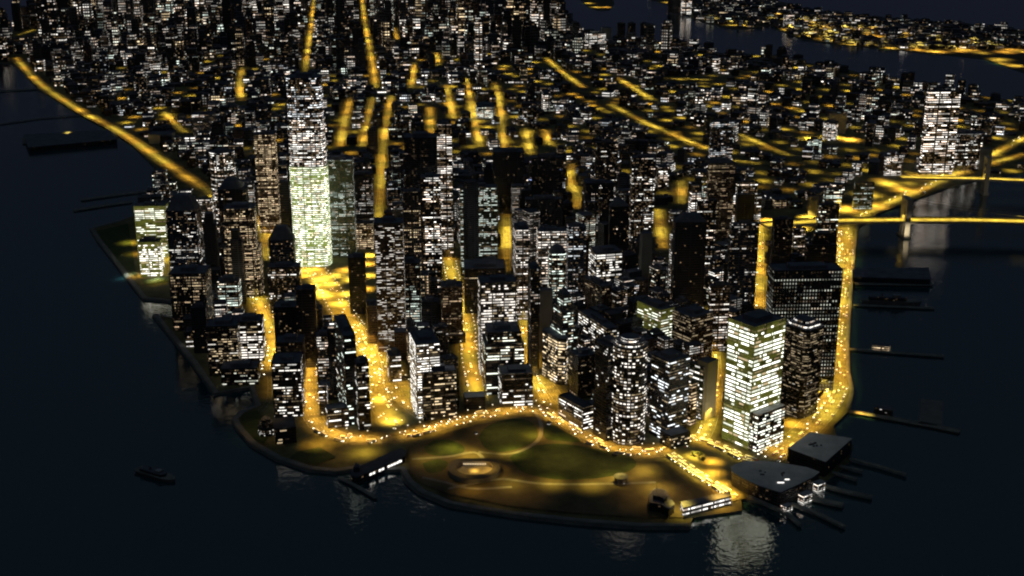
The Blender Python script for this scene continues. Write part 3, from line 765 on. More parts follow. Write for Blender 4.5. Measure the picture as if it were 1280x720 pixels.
bld('brown-black tower with dim orange speckles facing the middle avenue', 'the orange-speckled tower', 553, 428, 358, 549, 579, 5, lit=.45, tint='y', br=.5, wall='n', bay=2.4, mull=.18)
bld('little black block at the fork of the middle avenue', 'the little fork block', 561, 430, 419, 560, 582, 6, dep=22, lit=.05, wall='k', plant=False, name='office_block')
bld('very tall black tower with almost no lights in the centre left', 'the tall unlit tower', 510, 352, 172, 509, 549, 3, lit=.08, tint='w', br=.6, wall='k')
bld('dark tower scored by bright white window bars on its right half', 'the white-barred tower', 529, 366, 222, 527, 553, 3, lit=.34, tint='w', br=1.7, wall='k', bay=3.2)
bld('narrow tower with a glinting olive left edge', 'the olive-edged tower', 507, 362, 240, 501, 528, 4, dep=30, lit=.35, tint='y', br=.7, wall='k', mull=.25)
bld('slim tower with dense white window dashes behind the centre slab', 'the dense white slim tower', 549, 322, 156, 547, 567, 3, lit=.56, tint='p', br=1.3, wall='k', bay=3.2)
bld('wide flat slab tower with an even green-white window grid', 'the even green grid slab', 576, 345, 234, 568, 622, 3, dep=28, lit=.50, tint='t', br=1.0, wall='g', bay=2.3, flr=3.9, mull=.16, wins=True, strip=3)
bld('dark podium with long roof ledges under the even green grid slab', 'the ledged podium', 581, 392, 336, 578, 632, 3, lit=.18, tint='y', br=.5, wall='k', name='podium_block')
bld('large black office cube with no lights behind the green grid slab', 'the large unlit cube', 617, 268, 190, 616, 655, 3, lit=.03, wall='k', tint='w')
bld('grey-capped dark tower with a blue-lit right side', 'the blue-sided tower', 661, 300, 197, 660, 703, 4, lit=.14, tint='b', br=.5, wall='k', shape='cham', rr=6)
bld('low broad dark block with one long lit line', 'the one-line dark block', 657, 330, 249, 656, 702, 4, lit=.1, tint='w', br=.6, wall='k')
bld('cream lit tower with reddish rows right of the narrow gold lane', 'the reddish-row tower', 672, 378, 290, 670, 707, 4, lit=.6, tint='p', br=1.2, wall='s')
bld('small domed tower glowing pale green at its waist', 'the small domed tower', 686, 400, 318, 684, 707, 4, lit=.5, tint='t', br=1.2, wall='k', top='dome', shape='cham', rr=5)
bld('slender striped tower left of the reddish-row tower', 'the slender striped tower', 645, 400, 288, 641, 662, 6, lit=.5, tint='p', br=1.3, wall='s', mull=.16)
bld('dark tall slab lining the narrow gold lane', 'the lane-side dark slab', 663, 470, 336, 659, 674, 8, lit=.18, tint='w', br=1, wall='k')
bld('windowless grey slab wall standing in the centre', 'the windowless grey slab', 674, 440, 363, 673, 690, 4, lit=0, wall='l', mull=.5, plant=False)
bld('mid-height tower with green and blue dots beside the reddish rows', 'the green and blue dotted tower', 709, 385, 284, 707, 731, 4, lit=.36, tint='c', br=.8, wall='u')
bld('dark red-brown cube tower right of the small domed tower', 'the red-brown cube tower', 752, 405, 358, 728, 763, 28, lit=.24, tint='y', br=.3, wall='n')
bld('slab crowded with slanted white window strips in the very centre', 'the slanted white-strip slab', 744, 372, 316, 735, 776, 14, lit=.62, tint='w', br=1.6, wall='k', bay=3, wins=True)
bld('black slab dotted with tiny vertical light columns', 'the vertical-dotted black slab', 730, 318, 229, 728, 765, 4, lit=.22, tint='w', br=.9, wall='k', mull=.32)
bld('black tower with a grey pyramid tip', 'the pyramid-tipped tower', 761, 342, 258, 759, 784, 4, lit=.06, tint='w', wall='k', top='pyramid')
bld('dark tower with faint warm bars and a low flat cap', 'the faint-barred tower', 743, 264, 178, 742, 770, 4, lit=.28, tint='w', br=.7, wall='k')
bld('tower with regular white bars on a black face, right of the vertical-dotted slab', 'the regular-barred tower', 787, 318, 197, 785, 815, 4, lit=.38, tint='w', br=1.1, wall='k')
bld('tall ribbed pale grey slab without lights', 'the ribbed grey slab', 800, 375, 292, 797, 813, 10, lit=0, wall='l', mull=.5, plant=False)
bld('round-cornered dark block with slanting white glints behind the green-floored block', 'the glinting round block', 820, 388, 338, 808, 834, 25, shape='rr', rr=8, lit=.34, tint='g', br=1.1, wall='k')
bld('brilliant ringed cylinder tower shining cream white', 'the ringed white cylinder', 845, 390, 292, 835, 855, shape='round', lit=.78, tint='w', br=1.5, wall='s', bay=2.2, mull=.18, wins=True, strip=2, flr=5)
bld('black tower under a big truncated pyramid roof', 'the truncated-pyramid tower', 840, 395, 278, 837, 878, 4, lit=.05, tint='w', wall='k', top='frustum')
bld('dark shaft with a bright white right edge behind the truncated pyramid', 'the bright-edged shaft', 867, 360, 250, 866, 890, 4, lit=.3, tint='w', br=1.1, wall='k')
bld('small ziggurat tower shining white at the tip', 'the white ziggurat', 873, 285, 234, 871, 889, 4, lit=.65, tint='t', br=1.4, wall='s', tiers=[(1, .5), (.75, .75), (.5, 1)], top='pyramid')
bld('tall rust-brown tower with dull orange windows and a gabled top', 'the rust-brown tower', 882, 300, 204, 880, 914, 4, lit=.42, tint='y', br=.3, wall='n', top='frustum')
bld('dark tower with blue-white speckles standing behind the rust-brown one', 'the blue-white speckled tower', 887, 205, 152, 885, 915, 4, lit=.4, tint='c', br=.7, wall='u')
bld('dark glass tower with a few crossed roof lights beside the vertical gold street', 'the crossed-roof tower', 908, 395, 280, 906, 942, 4, lit=.25, tint='w', br=.7, wall='u')
bld('orange-spotted low tower left of the huge dotted slab', 'the orange-spotted low tower', 884, 440, 357, 882, 908, 6, lit=.45, tint='p', br=.9, wall='n')
bld('white window cluster block crowning the eastern rooftops', 'the white cluster block', 914, 280, 228, 912, 950, 4, lit=.55, tint='w', br=1.4, wall='k', tiers=[(1, .7), (.7, 1)])
bld('pitch-dark cube in front of the white cluster block', 'the pitch-dark cube', 920, 284, 243, 918, 942, 4, lit=.02, wall='k', plant=False)
bld('black slab capped with a plain roof at the head of the vertical gold street', 'the plain-capped slab', 962, 360, 274, 960, 986, 4, lit=.1, tint='w', br=.6, wall='k')
bld('striped dark tower in front of the bridge approach', 'the striped approach tower', 1018, 335, 256, 1016, 1043, 3, lit=.32, tint='g', br=1.4, wall='k', bay=3.6)
bld('stepped black tower with a dark pyramid cap beside the waterfront highway', 'the stepped black waterfront tower', 1005, 362, 292, 1003, 1042, 3, lit=.03, wall='k', tiers=[(1, .8), (.6, 1)], top='pyramid')
bld('small tower flecked with red and white between the two black waterfront towers', 'the red-flecked small tower', 989, 332, 286, 987, 1004, 4, lit=.45, tint='p', br=1.0, wall='k')
bld('green-dotted square block on the bridge approach slope', 'the green-dotted approach block', 1066, 262, 228, 1065, 1090, 3, lit=.45, tint='t', br=.8, wall='g', mull=.25)
bld('sparkling mint block left of the green-dotted approach block', 'the sparkling mint block', 1030, 262, 238, 1028, 1051, 3, lit=.6, tint='t', br=1.3, wall='s')
bld('blank olive wall block above the striped approach tower', 'the blank olive block', 1010, 270, 246, 1008, 1022, 3, lit=0, wall='l', mull=.5, plant=False)
bld('glittering tall housing slab, brightest building far right', 'the glittering right slab', 1150, 219, 114, 1147, 1190, 4, lit=.66, tint='p', br=1.6, wall='k', bay=4.2, flr=6.4, name='apartment_tower')
bld('lower white-speckled wing right of the glittering slab', 'the white-speckled wing', 1191, 214, 168, 1190, 1222, 4, lit=.48, tint='w', br=1.3, wall='k', name='apartment_tower')
bld('windowless beige tower beside the second bridge ramp', 'the windowless beige tower', 1223, 212, 186, 1220, 1238, 6, lit=0, wall='c', mull=.5, plant=False)
bld('small white-barred block by the bridge ramp junction', 'the ramp junction block', 1105, 220, 196, 1104, 1126, 3, lit=.7, tint='p', br=1.4, wall='k')
bld('oval dark tower with glaring white windows among the lit lots', 'the oval lit-lot tower', 1039, 176, 153, 1030, 1048, shape='round', lit=.6, tint='w', br=1.3, wall='k')
bld('pale blank warehouse behind the oval tower', 'the pale blank warehouse', 1034, 168, 142, 1033, 1057, 3, lit=0, wall='l', mull=.5, plant=False)
bld('upright mint-lit block standing in the low east side streets', 'the upright mint block', 1009, 192, 174, 1008, 1026, 3, lit=.6, tint='t', br=1.3, wall='k')
bld('broad white-lit slab against the upper river', 'the broad upper-river slab', 732, 60, 42, 731, 757, 3, lit=.75, tint='w', br=1.1, wall='s', bay=6, flr=6)
bld('orange floodlit blank block at the upper river edge', 'the floodlit orange block', 753, 52, 35, 751, 764, 3, lit=0, wall='c', mull=.5, plant=False)
for i, (x, l_) in enumerate(((772, 'leftmost of three dark riverside slabs reflected in the upper river'), (785, 'middle of three dark riverside slabs reflected in the upper river'), (801, 'rightmost of three dark riverside slabs reflected in the upper river'))):
    bld(l_, 'the dark riverside slab', x, 53, 29, x, x + 9, 3, lit=.08, tint='y', br=.6, wall='k', bay=6, flr=6, name='apartment_tower')
bld('left dark tower of the pair across the upper river', 'the dark far-bank tower', 835, 17, -12, 834, 850, 3, lit=.03, wall='k', bay=8, flr=8)
bld('bright white-lit tower across the upper river', 'the bright far-bank tower', 852, 20, -4, 851, 864, 3, lit=.75, tint='w', br=1.1, wall='k', bay=8, flr=8)
bld('white-lit tower at the round point of the far shore', 'the round-point tower', 980, 34, 18, 979, 992, 3, lit=.7, tint='w', br=.9, wall='k', bay=8, flr=8)
bld('floodlit yellow-topped white block midway up the left avenue', 'the pale-topped corner block', 242, 175, 143, 241, 268, 3, lit=.35, tint='w', br=1.0, wall='l', bay=4)
bld('plain tan warehouse beside the riverside highway', 'the tan warehouse', 186, 180, 168, 184, 215, 3, lit=0, wall='c', mull=.5, plant=False, name='warehouse')
bld('green-lit square block in the middle streets', 'the green square block', 596, 148, 134, 595, 618, 3, lit=.8, tint='g', br=1.1, wall='g', bay=5, flr=5)
# midtown giants along the top edge
for (x, xr, yb, yt, lt, tn, lb) in ((66, 89, 34, -30, .03, 'w', 'black giant at the far left of the distant skyline'), (89, 122, 36, -30, .5, 'y', 'brown speckled giant second from the left of the distant skyline'),
        (123, 134, 48, -25, .55, 'p', 'narrow cream-lit giant beside the brown speckled one'), (158, 178, 46, 8, .7, 'p', 'white-lit slab between two black distant towers'),
        (148, 158, 40, -12, .03, 'w', 'thin black tower left of the distant white-lit slab'), (178, 195, 42, -14, .06, 'w', 'black tower right of the distant white-lit slab'),
        (280, 303, 44, -20, .03, 'w', 'broad black tower above the upper left avenues'), (242, 263, 42, 20, .5, 'p', 'warm-lit distant tower left of the broad black one'),
        (304, 320, 38, -10, .6, 'w', 'white-speckled distant tower right of the broad black one'), (395, 420, 40, -10, .4, 't', 'mint-lit distant tower right of the narrow upper avenue'),
        (462, 470, 36, -6, .5, 'g', 'thin green-lit distant tower right of the long upper avenue'), (480, 492, 40, -12, .6, 't', 'bright mint distant tower beyond the long upper avenue'),
        (590, 600, 40, -6, .3, 'w', 'grey distant tower in the top middle'), (640, 662, 32, -30, .12, 'p', 'dark distant tower at the top before the river'), (664, 682, 34, -20, .25, 'y', 'brown distant tower nearest the upper river'),
        (696, 712, 34, 18, .6, 'p', 'lit stub tower on the bend of the upper river')):
    bld(lb, 'the ' + lb.split(' distant')[0], x + 1, yb, yt, x, xr, 3, lit=lt, tint=tn, br=.75, wall='k', bay=6, flr=7, mull=.2, name='skyscraper')

# ------------------------------------------------------------------ filler city
occ = {}
CELL = 25.0
def cells(fp, grow=0):
    xs = [p[0] for p in fp]; ys = [p[1] for p in fp]
    for i in range(int((min(xs) - grow) // CELL), int((max(xs) + grow) // CELL) + 1):
        for j in range(int((min(ys) - grow) // CELL), int((max(ys) + grow) // CELL) + 1):
            yield (i, j)
HF = [it[5] for it in ITEMS]
for k, fp in enumerate(HF):
    for cc in cells(fp, 4): occ.setdefault(cc, []).append(k)
def sat(a, b_):
    for P, Q in ((a, b_), (b_, a)):
        for i in range(len(P)):
            ex, ey = P[(i + 1) % len(P)][0] - P[i][0], P[(i + 1) % len(P)][1] - P[i][1]
            nx, ny = ey, -ex
            pa = [p[0] * nx + p[1] * ny for p in P]; pb = [p[0] * nx + p[1] * ny for p in Q]
            if max(pa) < min(pb) or max(pb) < min(pa): return False
    return True
roadcells = {}
for rd in ROADS:
    for p in resample(rd['pts'], 10):
        roadcells.setdefault((int(p[0] // 60), int(p[1] // 60)), []).append((p, rd['w'] / 2))
def near_road(c, r):
    i, j = int(c[0] // 60), int(c[1] // 60)
    for a in (-1, 0, 1):
        for b_ in (-1, 0, 1):
            for p, w_ in roadcells.get((i + a, j + b_), ()):
                if (p[0] - c[0]) ** 2 + (p[1] - c[1]) ** 2 < (w_ + r) ** 2: return True
    return False
YARDS = []
ry = random.Random(99)
for _ in range(900):
    if len(YARDS) >= 260: break
    x_, y_ = ry.uniform(150, 1275), 60 + 185 * ry.random() ** .8
    if y_ > 195 and x_ < 780: continue
    if x_ < 560 and ry.random() < .6: continue
    p = at(x_, y_)
    if not inside(p, man) or any(math.hypot(p[0] - q[0], p[1] - q[1]) < 70 for q in YARDS): continue
    r_ = ry.uniform(18, 48) * (p[1] / 4200)
    if any(sat([(p[0] - r_, p[1] - r_), (p[0] + r_, p[1] - r_), (p[0] + r_, p[1] + r_), (p[0] - r_, p[1] + r_)], h_) for h_ in HF): continue
    YARDS.append(p)
    for a in range(5):
        t_ = (a - 2) / 2; pp = (p[0] + math.cos(.1) * r_ * t_ * .9, p[1] + r_ * t_ * .2)
        roadcells.setdefault((int(pp[0] // 60), int(pp[1] // 60)), []).append((pp, r_ * .5))
    mark((x_, y_), 1)
OPEN = [[(112, 270), (175, 262), (190, 300), (214, 345), (214, 400), (170, 380)], [(285, 500), (345, 490), (345, 600), (285, 600)],
        [(380, 525), (600, 525), (680, 505), (800, 565), (960, 560), (1075, 500), (1080, 700), (400, 700)], [(372, 545), (460, 540), (480, 620), (350, 600)]]
FILL = []
rnd = random.Random(21)
def try_fill(x, y, s, d, h, ang, lit, tint, br, wall, bay, flr):
    ca, sa_ = math.cos(ang), math.sin(ang)
    fp = [(x + ca * a - sa_ * b_, y + sa_ * a + ca * b_) for a, b_ in ((-s / 2, -d / 2), (s / 2, -d / 2), (s / 2, d / 2), (-s / 2, d / 2))]
    if near_road((x, y), max(s, d) * .55): return
    for cc in cells(fp):
        for k in occ.get(cc, ()):
            if sat(fp, HF[k]): return
    px = [proj(*p, 0) for p in fp] + [proj(*p, h) for p in fp]
    x0, x1 = min(p[0] for p in px), max(p[0] for p in px); y0, y1 = min(p[1] for p in px), max(p[1] for p in px)
    if x1 < -60 or x0 > 1340 or y1 < -12: return
    if roadmask[max(0, int(y0)):max(0, int(y1) + 1), max(0, int(x0)):max(0, int(x1) + 1)].any():
        h = h * .4 if h < 60 else 14
        y0 = min(proj(*p, h)[1] for p in fp)
        if roadmask[max(0, int(y0)):max(0, int(y1) + 1), max(0, int(x0)):max(0, int(x1) + 1)].any(): return
    FILL.append(dict(fp=fp, h=h, lit=lit, tint=tint, br=br, wall=wall, bay=bay, flr=flr, box=(x0, x1, y0, y1), y=y, ang=ang, s=s, d=d))

def grid_fill(poly, y0, y1, xr, ang0, manhattan=True):
    y = y0
    while y < y1:
        lot = 24 + y * 0.0042
        x = xr[0](y)
        while x < xr[1](y):
            px, py = proj(x, y)
            jx, jy = x + rnd.uniform(-.15, .15) * lot, y + rnd.uniform(-.15, .15) * lot
            if inside((jx, jy), poly) and inside((jx - 18, jy - 18), poly) and inside((jx + 18, jy), poly) and -40 < px < 1320:
                ok = not any(inside((px, py), o) for o in OPEN)
                if ok and rnd.random() < (.93 if manhattan else .72):
                    ang = ang0
                    if manhattan:
                        if px > 720 and y > 3300: ang = R(-24)
                        elif px > 560 and y < 2600: ang = R(28)
                    far = y > 5600; r_ = rnd.random()
                    h = rnd.lognormvariate(math.log(24), .42)
                    if manhattan and y < 3300 and px < 960:
                        h = rnd.lognormvariate(math.log(46), .5)
                    elif manhattan and y < 4300:
                        h = rnd.lognormvariate(math.log(27), .45)
                        if r_ < .07 and px < 700: h *= 2.6
                    elif manhattan:
                        if px < 700 and y > 5600: h = rnd.lognormvariate(math.log(50 if y < 6500 else 90), .55)
                        elif r_ < .04: h *= 2.4
                    if y < 2300: h = min(h, 60)
                    if not manhattan: h *= .6
                    q = rnd.random()
                    lit = (rnd.choice((.06, .15, .25, .32, .4, .48)) if q < .84 else .66) * (1 if y < 3300 else 1.12)
                    if rnd.random() < (.22 if y < 3300 else .12): lit = .02
                    tint = rnd.choice('wwwwppgtyc') if y < 5600 else rnd.choice('wwppppygt')
                    br = rnd.choice((.5, .8, 1.2, 1.7, 2.6)) * (.8 if y < 3500 else .8 if y < 5600 else .58)  # farthest windows dimmed, haze put into their brightness
                    k = 1 if y < 2800 else 1.3 if y < 3600 else 1.8 if y < 4600 else 2.3 if y < 6000 else 3.2
                    try_fill(jx, jy, lot * rnd.uniform(.55, .92), lot * rnd.uniform(.55, .92), min(h, 250), ang + rnd.choice((0, 0, R(3))), lit, tint, br,
                             rnd.choice('kkkddnsu'), 3.4 * k, 4.4 * k)
            x += lot
        y += lot
grid_fill(man, 1750, 9900, (lambda y: -y * .5 - 60, lambda y: y * .46 + 60), R(6.7))
grid_fill(ccw(isl), 6500, 12500, (lambda y: 0, lambda y: y * .5), R(-15), False)
# visible size of each building by painting far to near
idb = np.full((720, 1280), -1, np.int32)
order = [(it[0], 'h', i) for i, it in enumerate(ITEMS)] + [(f['y'], 'f', i) for i, f in enumerate(FILL)]
order.sort(reverse=True)
for yy, k, i in order:
    if k == 'h': _, x0, x1, y0, y1, _ = ITEMS[i]; v = -2
    else: x0, x1, y0, y1 = FILL[i]['box']; v = i
    idb[max(0, int(y0)):max(0, int(y1)), max(0, int(x0)):max(0, int(x1))] = v
cnt = np.bincount(idb[idb >= 0], minlength=len(FILL))
rank = np.argsort(-cnt)
NIND = max(0, 298 - len(ITEMS))
single = set(int(i) for i in rank[:NIND])
print('heroes', len(ITEMS), 'fill', len(FILL), 'singles', len(single), 'hidden', int((cnt == 0).sum()))

def add_fill(m, f, i):
    rn = random.Random(i)
    wl = WALLC[f['wall']]
    m.style((f['lit'], rn.random(), f['br'], rn.choice((.06, .12, .2))), (*TINT[f['tint']], 1), (*wl, 0))
    fp, h = f['fp'], f['h']
    rf = rn.choice(('roof', 'roof', 'roof_dark', 'roof_dark', 'roof'))
    c = centroid(fp)
    m.walls(fp, 0, h, 'facade', f['bay'], f['flr'], off=rn.randint(0, 60))
    if f['y'] < 5000:
        fi = inset(fp, .7)
        for j in range(4):
            a, b_, a2, b2_ = fp[j], fp[(j + 1) % 4], fi[j], fi[(j + 1) % 4]
            m.face([(*a, h), (*b_, h), (*b2_, h), (*a2, h)], rf)
            m.face([(*a2, h - 1), (*b2_, h - 1), (*b2_, h), (*a2, h)], rf)
        m.cap(fi, h - 1, rf)
    else: m.cap(fp, h, rf)
    t = rn.random()
    if h > 70 and t < .5:
        q = scaled(fp, .68, c); m.walls(q, h - .9, h * 1.14, 'facade', f['bay'], f['flr']); m.cap(q, h * 1.14, rf)
    elif t < .75:
        q = scaled(fp, rn.uniform(.25, .5), (c[0] + rn.uniform(-.12, .12) * f['s'], c[1] + rn.uniform(-.12, .12) * f['s']))
        m.walls(q, h - .9, h + rn.uniform(2.5, 5), 'plant'); m.cap(q, h + 3.6, rf)
        m.f.pop(); m.mi.pop(); m.bp.pop(); m.bt.pop(); m.bw.pop(); m.uv = m.uv[:-4]; m.v = m.v[:-4]
        zt = m.v[-1][2]; m.cap(q, zt, rf)
TN = {'w': 'white', 'g': 'green-white', 'y': 'amber', 'p': 'cream', 'b': 'blue', 'c': 'cold white', 't': 'mint'}
used = {}
stuff = MB(); stuff2 = MB()
ISC = ccw(isl)
for i, f in enumerate(FILL):
    if i in single:
        c = centroid(f['fp']); loc = (c[0], c[1], 0)
        m = MB(); add_fill(m, f, i)
        x0, x1, y0, y1 = f['box']
        kind = 'low_building' if f['h'] < 32 else 'mid_rise_building' if f['h'] < 80 else 'high_rise_building'
        o = m.build(kind, None, loc)
        litw = 'unlit' if f['lit'] < .1 else 'sparsely lit' if f['lit'] < .25 else 'half-lit' if f['lit'] < .5 else 'brightly lit'
        size = 'low' if f['h'] < 32 else 'middling' if f['h'] < 80 else 'tall'
        wd = 'narrow' if x1 - x0 < 13 else 'wide' if x1 - x0 > 26 else 'square'
        cx, cy = (x0 + x1) / 2, (y0 + y1) / 2
        cand = sorted(REF, key=lambda r_: (r_[0] - cx) ** 2 + (r_[1] - cy) ** 2)
        done = False
        for rf_ in cand[:8]:
            dx, dy = cx - rf_[0], cy - rf_[1]
            rel = ('right of' if dx > 0 else 'left of') if abs(dx) > abs(dy) else ('in front of' if dy > 0 else 'behind')
            tn = '' if f['lit'] < .1 else ' ' + TN[f['tint']]
            lb = f"{size} {wd} {litw}{tn} block {rel} {rf_[2]}"
            if len(lb.split()) <= 16 and lb not in used:
                used[lb] = o; done = True; break
        tag(o, lb, 'building', 'ordinary blocks of the city')
    else:
        add_fill(stuff2 if not inside(centroid(f['fp']), man) else stuff, f, i)
if stuff.f: tag(stuff.build('distant_buildings'), 'dense mass of countless small lit buildings filling the city to its far edge', 'buildings', kind='stuff')
if stuff2.f: tag(stuff2.build('far_shore_buildings'), 'countless tiny lit buildings spread over the low far shore', 'buildings', kind='stuff')

# ------------------------------------------------------------------ waterfront things
def poly_building(name, label, cat, roofpx, h, ref, lit=.15, tint='w', br=.8, wall='k', roof='roof', flr=4, bay=4, curve=False, extra=None):
    fp = ccw([at(*p, h) for p in roofpx]); c = centroid(fp); loc = (c[0], c[1], 0)
    root = empty(name, loc); tag(root, label, cat)
    m = MB(); m.style((lit, .37, br, .12), (*TINT[tint], 1), (*WALLC[wall], 0)); m.walls(fp, -2, h - 1.2, 'facade', bay, flr); m.build('wall', root, loc)
    m = MB(); fo = scaled(fp, 1.015, c); m.prism(fo, h - 1.2, h, 'roof_dark', roof)
    m.build('roof', root, loc)
    if extra: extra(root, loc, fp, c, h)
    REF.append((sum(p[0] for p in roofpx) / len(roofpx), sum(p[1] for p in roofpx) / len(roofpx), ref))
    return root
def roof_bits(root, loc, fp, c, h):
    m = MB(); rn = random.Random(int(c[0]))
    for k in range(3):
        q = scaled(fp, .92 - .0 * k, c)
    for k in range(7):
        m = MB(); a = rn.uniform(-18, 18); b_ = rn.uniform(-8, 8); s_ = rn.uniform(1, 2.6)
        m.box(c[0] + a - s_, c[1] + b_ - s_ * .6, h + .01, c[0] + a + s_, c[1] + b_ + s_ * .6, h + rn.uniform(1, 2.4), 'plant')
        m.build('roof_unit', root, loc)
def ferry_extra(root, loc, fp, c, h):
    roof_bits(root, loc, fp, c, h)
    for (px, py, w_, d_, zz, nm) in ((1006, 627, 17, 9, 13, 'slip_house'), (1023, 613, 15, 9, 13, 'slip_house'), (983, 638, 14, 8, 8, 'slip_house')):
        q = at(px, py, 0); m = MB(); m.style((.7, .2, 2.2, .08), (*TINT['w'], 1), (*WALLC['d'], 0))
        a = R(34); ca, sa_ = math.cos(a), math.sin(a)
        f2 = [(q[0] + ca * u - sa_ * v, q[1] + sa_ * u + ca * v) for u, v in ((-w_ / 2, -d_ / 2), (w_ / 2, -d_ / 2), (w_ / 2, d_ / 2), (-w_ / 2, d_ / 2))]
        m.walls(f2, -1, zz, 'facade', 2.4, 3); m.cap(f2, zz, 'roof_light'); m.build(nm, root, loc)
    for (px, py, l_) in ((976, 604, 9), (984, 600, 6)):
        q = at(px, py, h); m = MB(); m.box(q[0] - l_ / 2, q[1], h + .02, q[0] + l_ / 2, q[1] + 1, h + 1.4, winmat('w', 1.7)); m.build('skylight', root, loc)
poly_building('ferry_terminal', 'big dark ferry terminal with a curved leaf-shaped grey roof on the harbour edge', 'terminal',
              [(914, 584), (920, 580), (930, 577), (955, 576), (985, 580), (1008, 584), (1024, 590), (1016, 596), (1000, 604), (976, 615), (972, 614), (950, 607), (930, 598), (916, 590)], 22, 'the leaf-roofed ferry terminal', lit=.1, roof='roof_light', extra=ferry_extra)
def sq_extra(root, loc, fp, c, h): roof_bits(root, loc, fp, c, h)
poly_building('ferry_terminal', 'square dark ferry hall with a plain flat roof right of the curved terminal', 'terminal',
              [(985, 560), (1013, 540), (1065, 548), (1032, 577)], 24, 'the square ferry hall', lit=.06, roof='roof_light', extra=sq_extra)
poly_building('restaurant_building', 'long low building with two lit window rows at the tip of the park', 'building',
              [(851, 627), (912, 614), (914, 620), (854, 635)], 13, 'the long low park-tip building', lit=.72, tint='w', br=2.0, wall='s', roof='roof', flr=6, bay=2.6)
def guard_extra(root, loc, fp, c, h):
    m = MB(); m.prism(scaled(fp, .55, (c[0] - 4, c[1] + 6)), h, h + 6, 'dark', 'roof'); m.build('tower_room', root, loc)
    m = MB(); m.tube((c[0] - 6, c[1] + 8, h + 6), (c[0] - 6, c[1] + 8, h + 22), .35, 'steel', r2=.15); m.build('mast', root, loc)
poly_building('station_building', 'dark irregular harbour station with a mast left of the long lit building', 'building',
              [(811, 618), (818, 610), (832, 612), (838, 622), (843, 630), (836, 636), (826, 630), (812, 628)], 14, 'the masted harbour station', lit=.05, extra=guard_extra)
def pierA_extra(root, loc, fp, c, h):
    q = at(446, 589, h); m = MB(); m.prism([(q[0] - 4, q[1] - 4), (q[0] + 4, q[1] - 4), (q[0] + 4, q[1] + 4), (q[0] - 4, q[1] + 4)], h, h + 8, 'dark', 'copper')
    m.prism([(q[0] - 4, q[1] - 4), (q[0] + 4, q[1] - 4), (q[0] + 4, q[1] + 4), (q[0] - 4, q[1] + 4)], h + 8.01, h + 13, 'copper', fp2=[(q[0] - .3, q[1] - .3), (q[0] + .3, q[1] - .3), (q[0] + .3, q[1] + .3), (q[0] - .3, q[1] + .3)])
    m.build('clock_tower', root, loc)
    a = at(446, 596, 10); b_ = at(506, 570, 10)
    for k in range(4, 15):
        if k in (6, 9): continue
        t0, t1 = k / 16 + .005, k / 16 + .055
        m = MB(); A_ = (a[0] + (b_[0] - a[0]) * t0 + .2, a[1] + (b_[1] - a[1]) * t0 - .35); B_ = (a[0] + (b_[0] - a[0]) * t1 + .2, a[1] + (b_[1] - a[1]) * t1 - .35)
        m.face([(*A_, 3.2), (*B_, 3.2), (*B_, 6.6), (*A_, 6.6)], winmat('w', 1.7)); m.build('window', root, loc)
poly_building('pier_house', 'long narrow pier house with a lit side at the park end of the little dock', 'building',
              [(438, 588), (500, 560), (508, 564), (506, 570), (446, 596), (440, 594)], 10, 'the narrow pier house', lit=.12, tint='w', br=1.6, roof='roof_dark', extra=pierA_extra)
poly_building('pier_pavilion', 'broad dark market hall on the wide east river pier', 'building', [(1066, 336), (1160, 334), (1163, 349), (1066, 346)], 12, 'the dark pier market hall', lit=.05)
poly_building('pier_shed', 'dark pier hall with bright yard lights in its middle on the north river pier', 'building', [(30, 168), (135, 162), (146, 174), (36, 184)], 12, 'the north river pier shed', lit=.04)
m = MB(); a = at(65, 171, 12); b_ = at(105, 168, 12)
# small pier buildings
poly_building('heliport_office', 'small dark building on the heliport pier', 'building', [(1093, 509), (1097, 506), (1117, 508), (1116, 513)], 8, 'the heliport office', lit=.15, tint='w', br=.8)
poly_building('boat_ticket_office', 'little ticket office with a row of lit windows on the thin pier', 'building', [(1090, 431), (1091, 428), (1113, 430), (1112, 433)], 7, 'the lit ticket office', lit=.6, tint='y', br=1.2, bay=3)

def pier(label, px, wd, mat='wood', h=0.4, parts=True):
    pts = [at(*p) for p in px]
    c = pts[0]; loc = (c[0], c[1], 0); root = empty('pier', loc); tag(root, label, 'pier')
    m = MB(); L_ = offset_line(pts, wd / 2); Rr = offset_line(pts, -wd / 2)
    m.prism(ccw(Rr + L_[::-1]), -1.2, h, mat); m.build('deck', root, loc)
    for p in resample(pts, 34):
        for s_ in (-.4, .4):
            m = MB(); m.tube((p[0] + s_ * wd, p[1] + s_ * wd * .2, -4), (p[0] + s_ * wd, p[1] + s_ * wd * .2, -1.2), .5, mat, 5)
            m.build('pile', root, loc)
    return root
pier('ferry slip rack nearest the curved terminal, running toward the viewer', [(935, 621), (965, 634), (985, 643), (1000, 657)], 6, h=2)
pier('second ferry slip rack, ending farthest toward the bottom right', [(988, 630), (1020, 642), (1055, 659)], 6, h=2)
pier('stubby boat-shaped ferry slip rack', [(1002, 620), (1030, 627), (1054, 632)], 11, h=2)
pier('ferry slip rack with a thick middle beside the square hall', [(1024, 606), (1060, 616), (1090, 622)], 8, h=2)
pier('short thin slip rack at the corner of the square hall', [(1040, 591), (1071, 600)], 5, h=2)
pier('shortest slip rack behind the square hall corner', [(1050, 583), (1078, 590)], 5, h=2)
pier('long thin slip rack leaving the far side of the square hall', [(1062, 574), (1100, 584), (1133, 594)], 5, h=2)
pier('heliport pier stretching right from the gold highway corner', [(1062, 514), (1110, 522), (1160, 531), (1200, 539)], 12)
pier('pale landing deck behind the heliport pier', [(1163, 531), (1165, 500)], 34, 'promenade')
pier('thin pier carrying the lit ticket office', [(1062, 436), (1110, 440), (1180, 445)], 9)
pier('broad pier under the dark market hall', [(1067, 352), (1163, 353)], 40)
pier('narrow pier with the dark moored ship', [(1067, 381), (1168, 385)], 10)
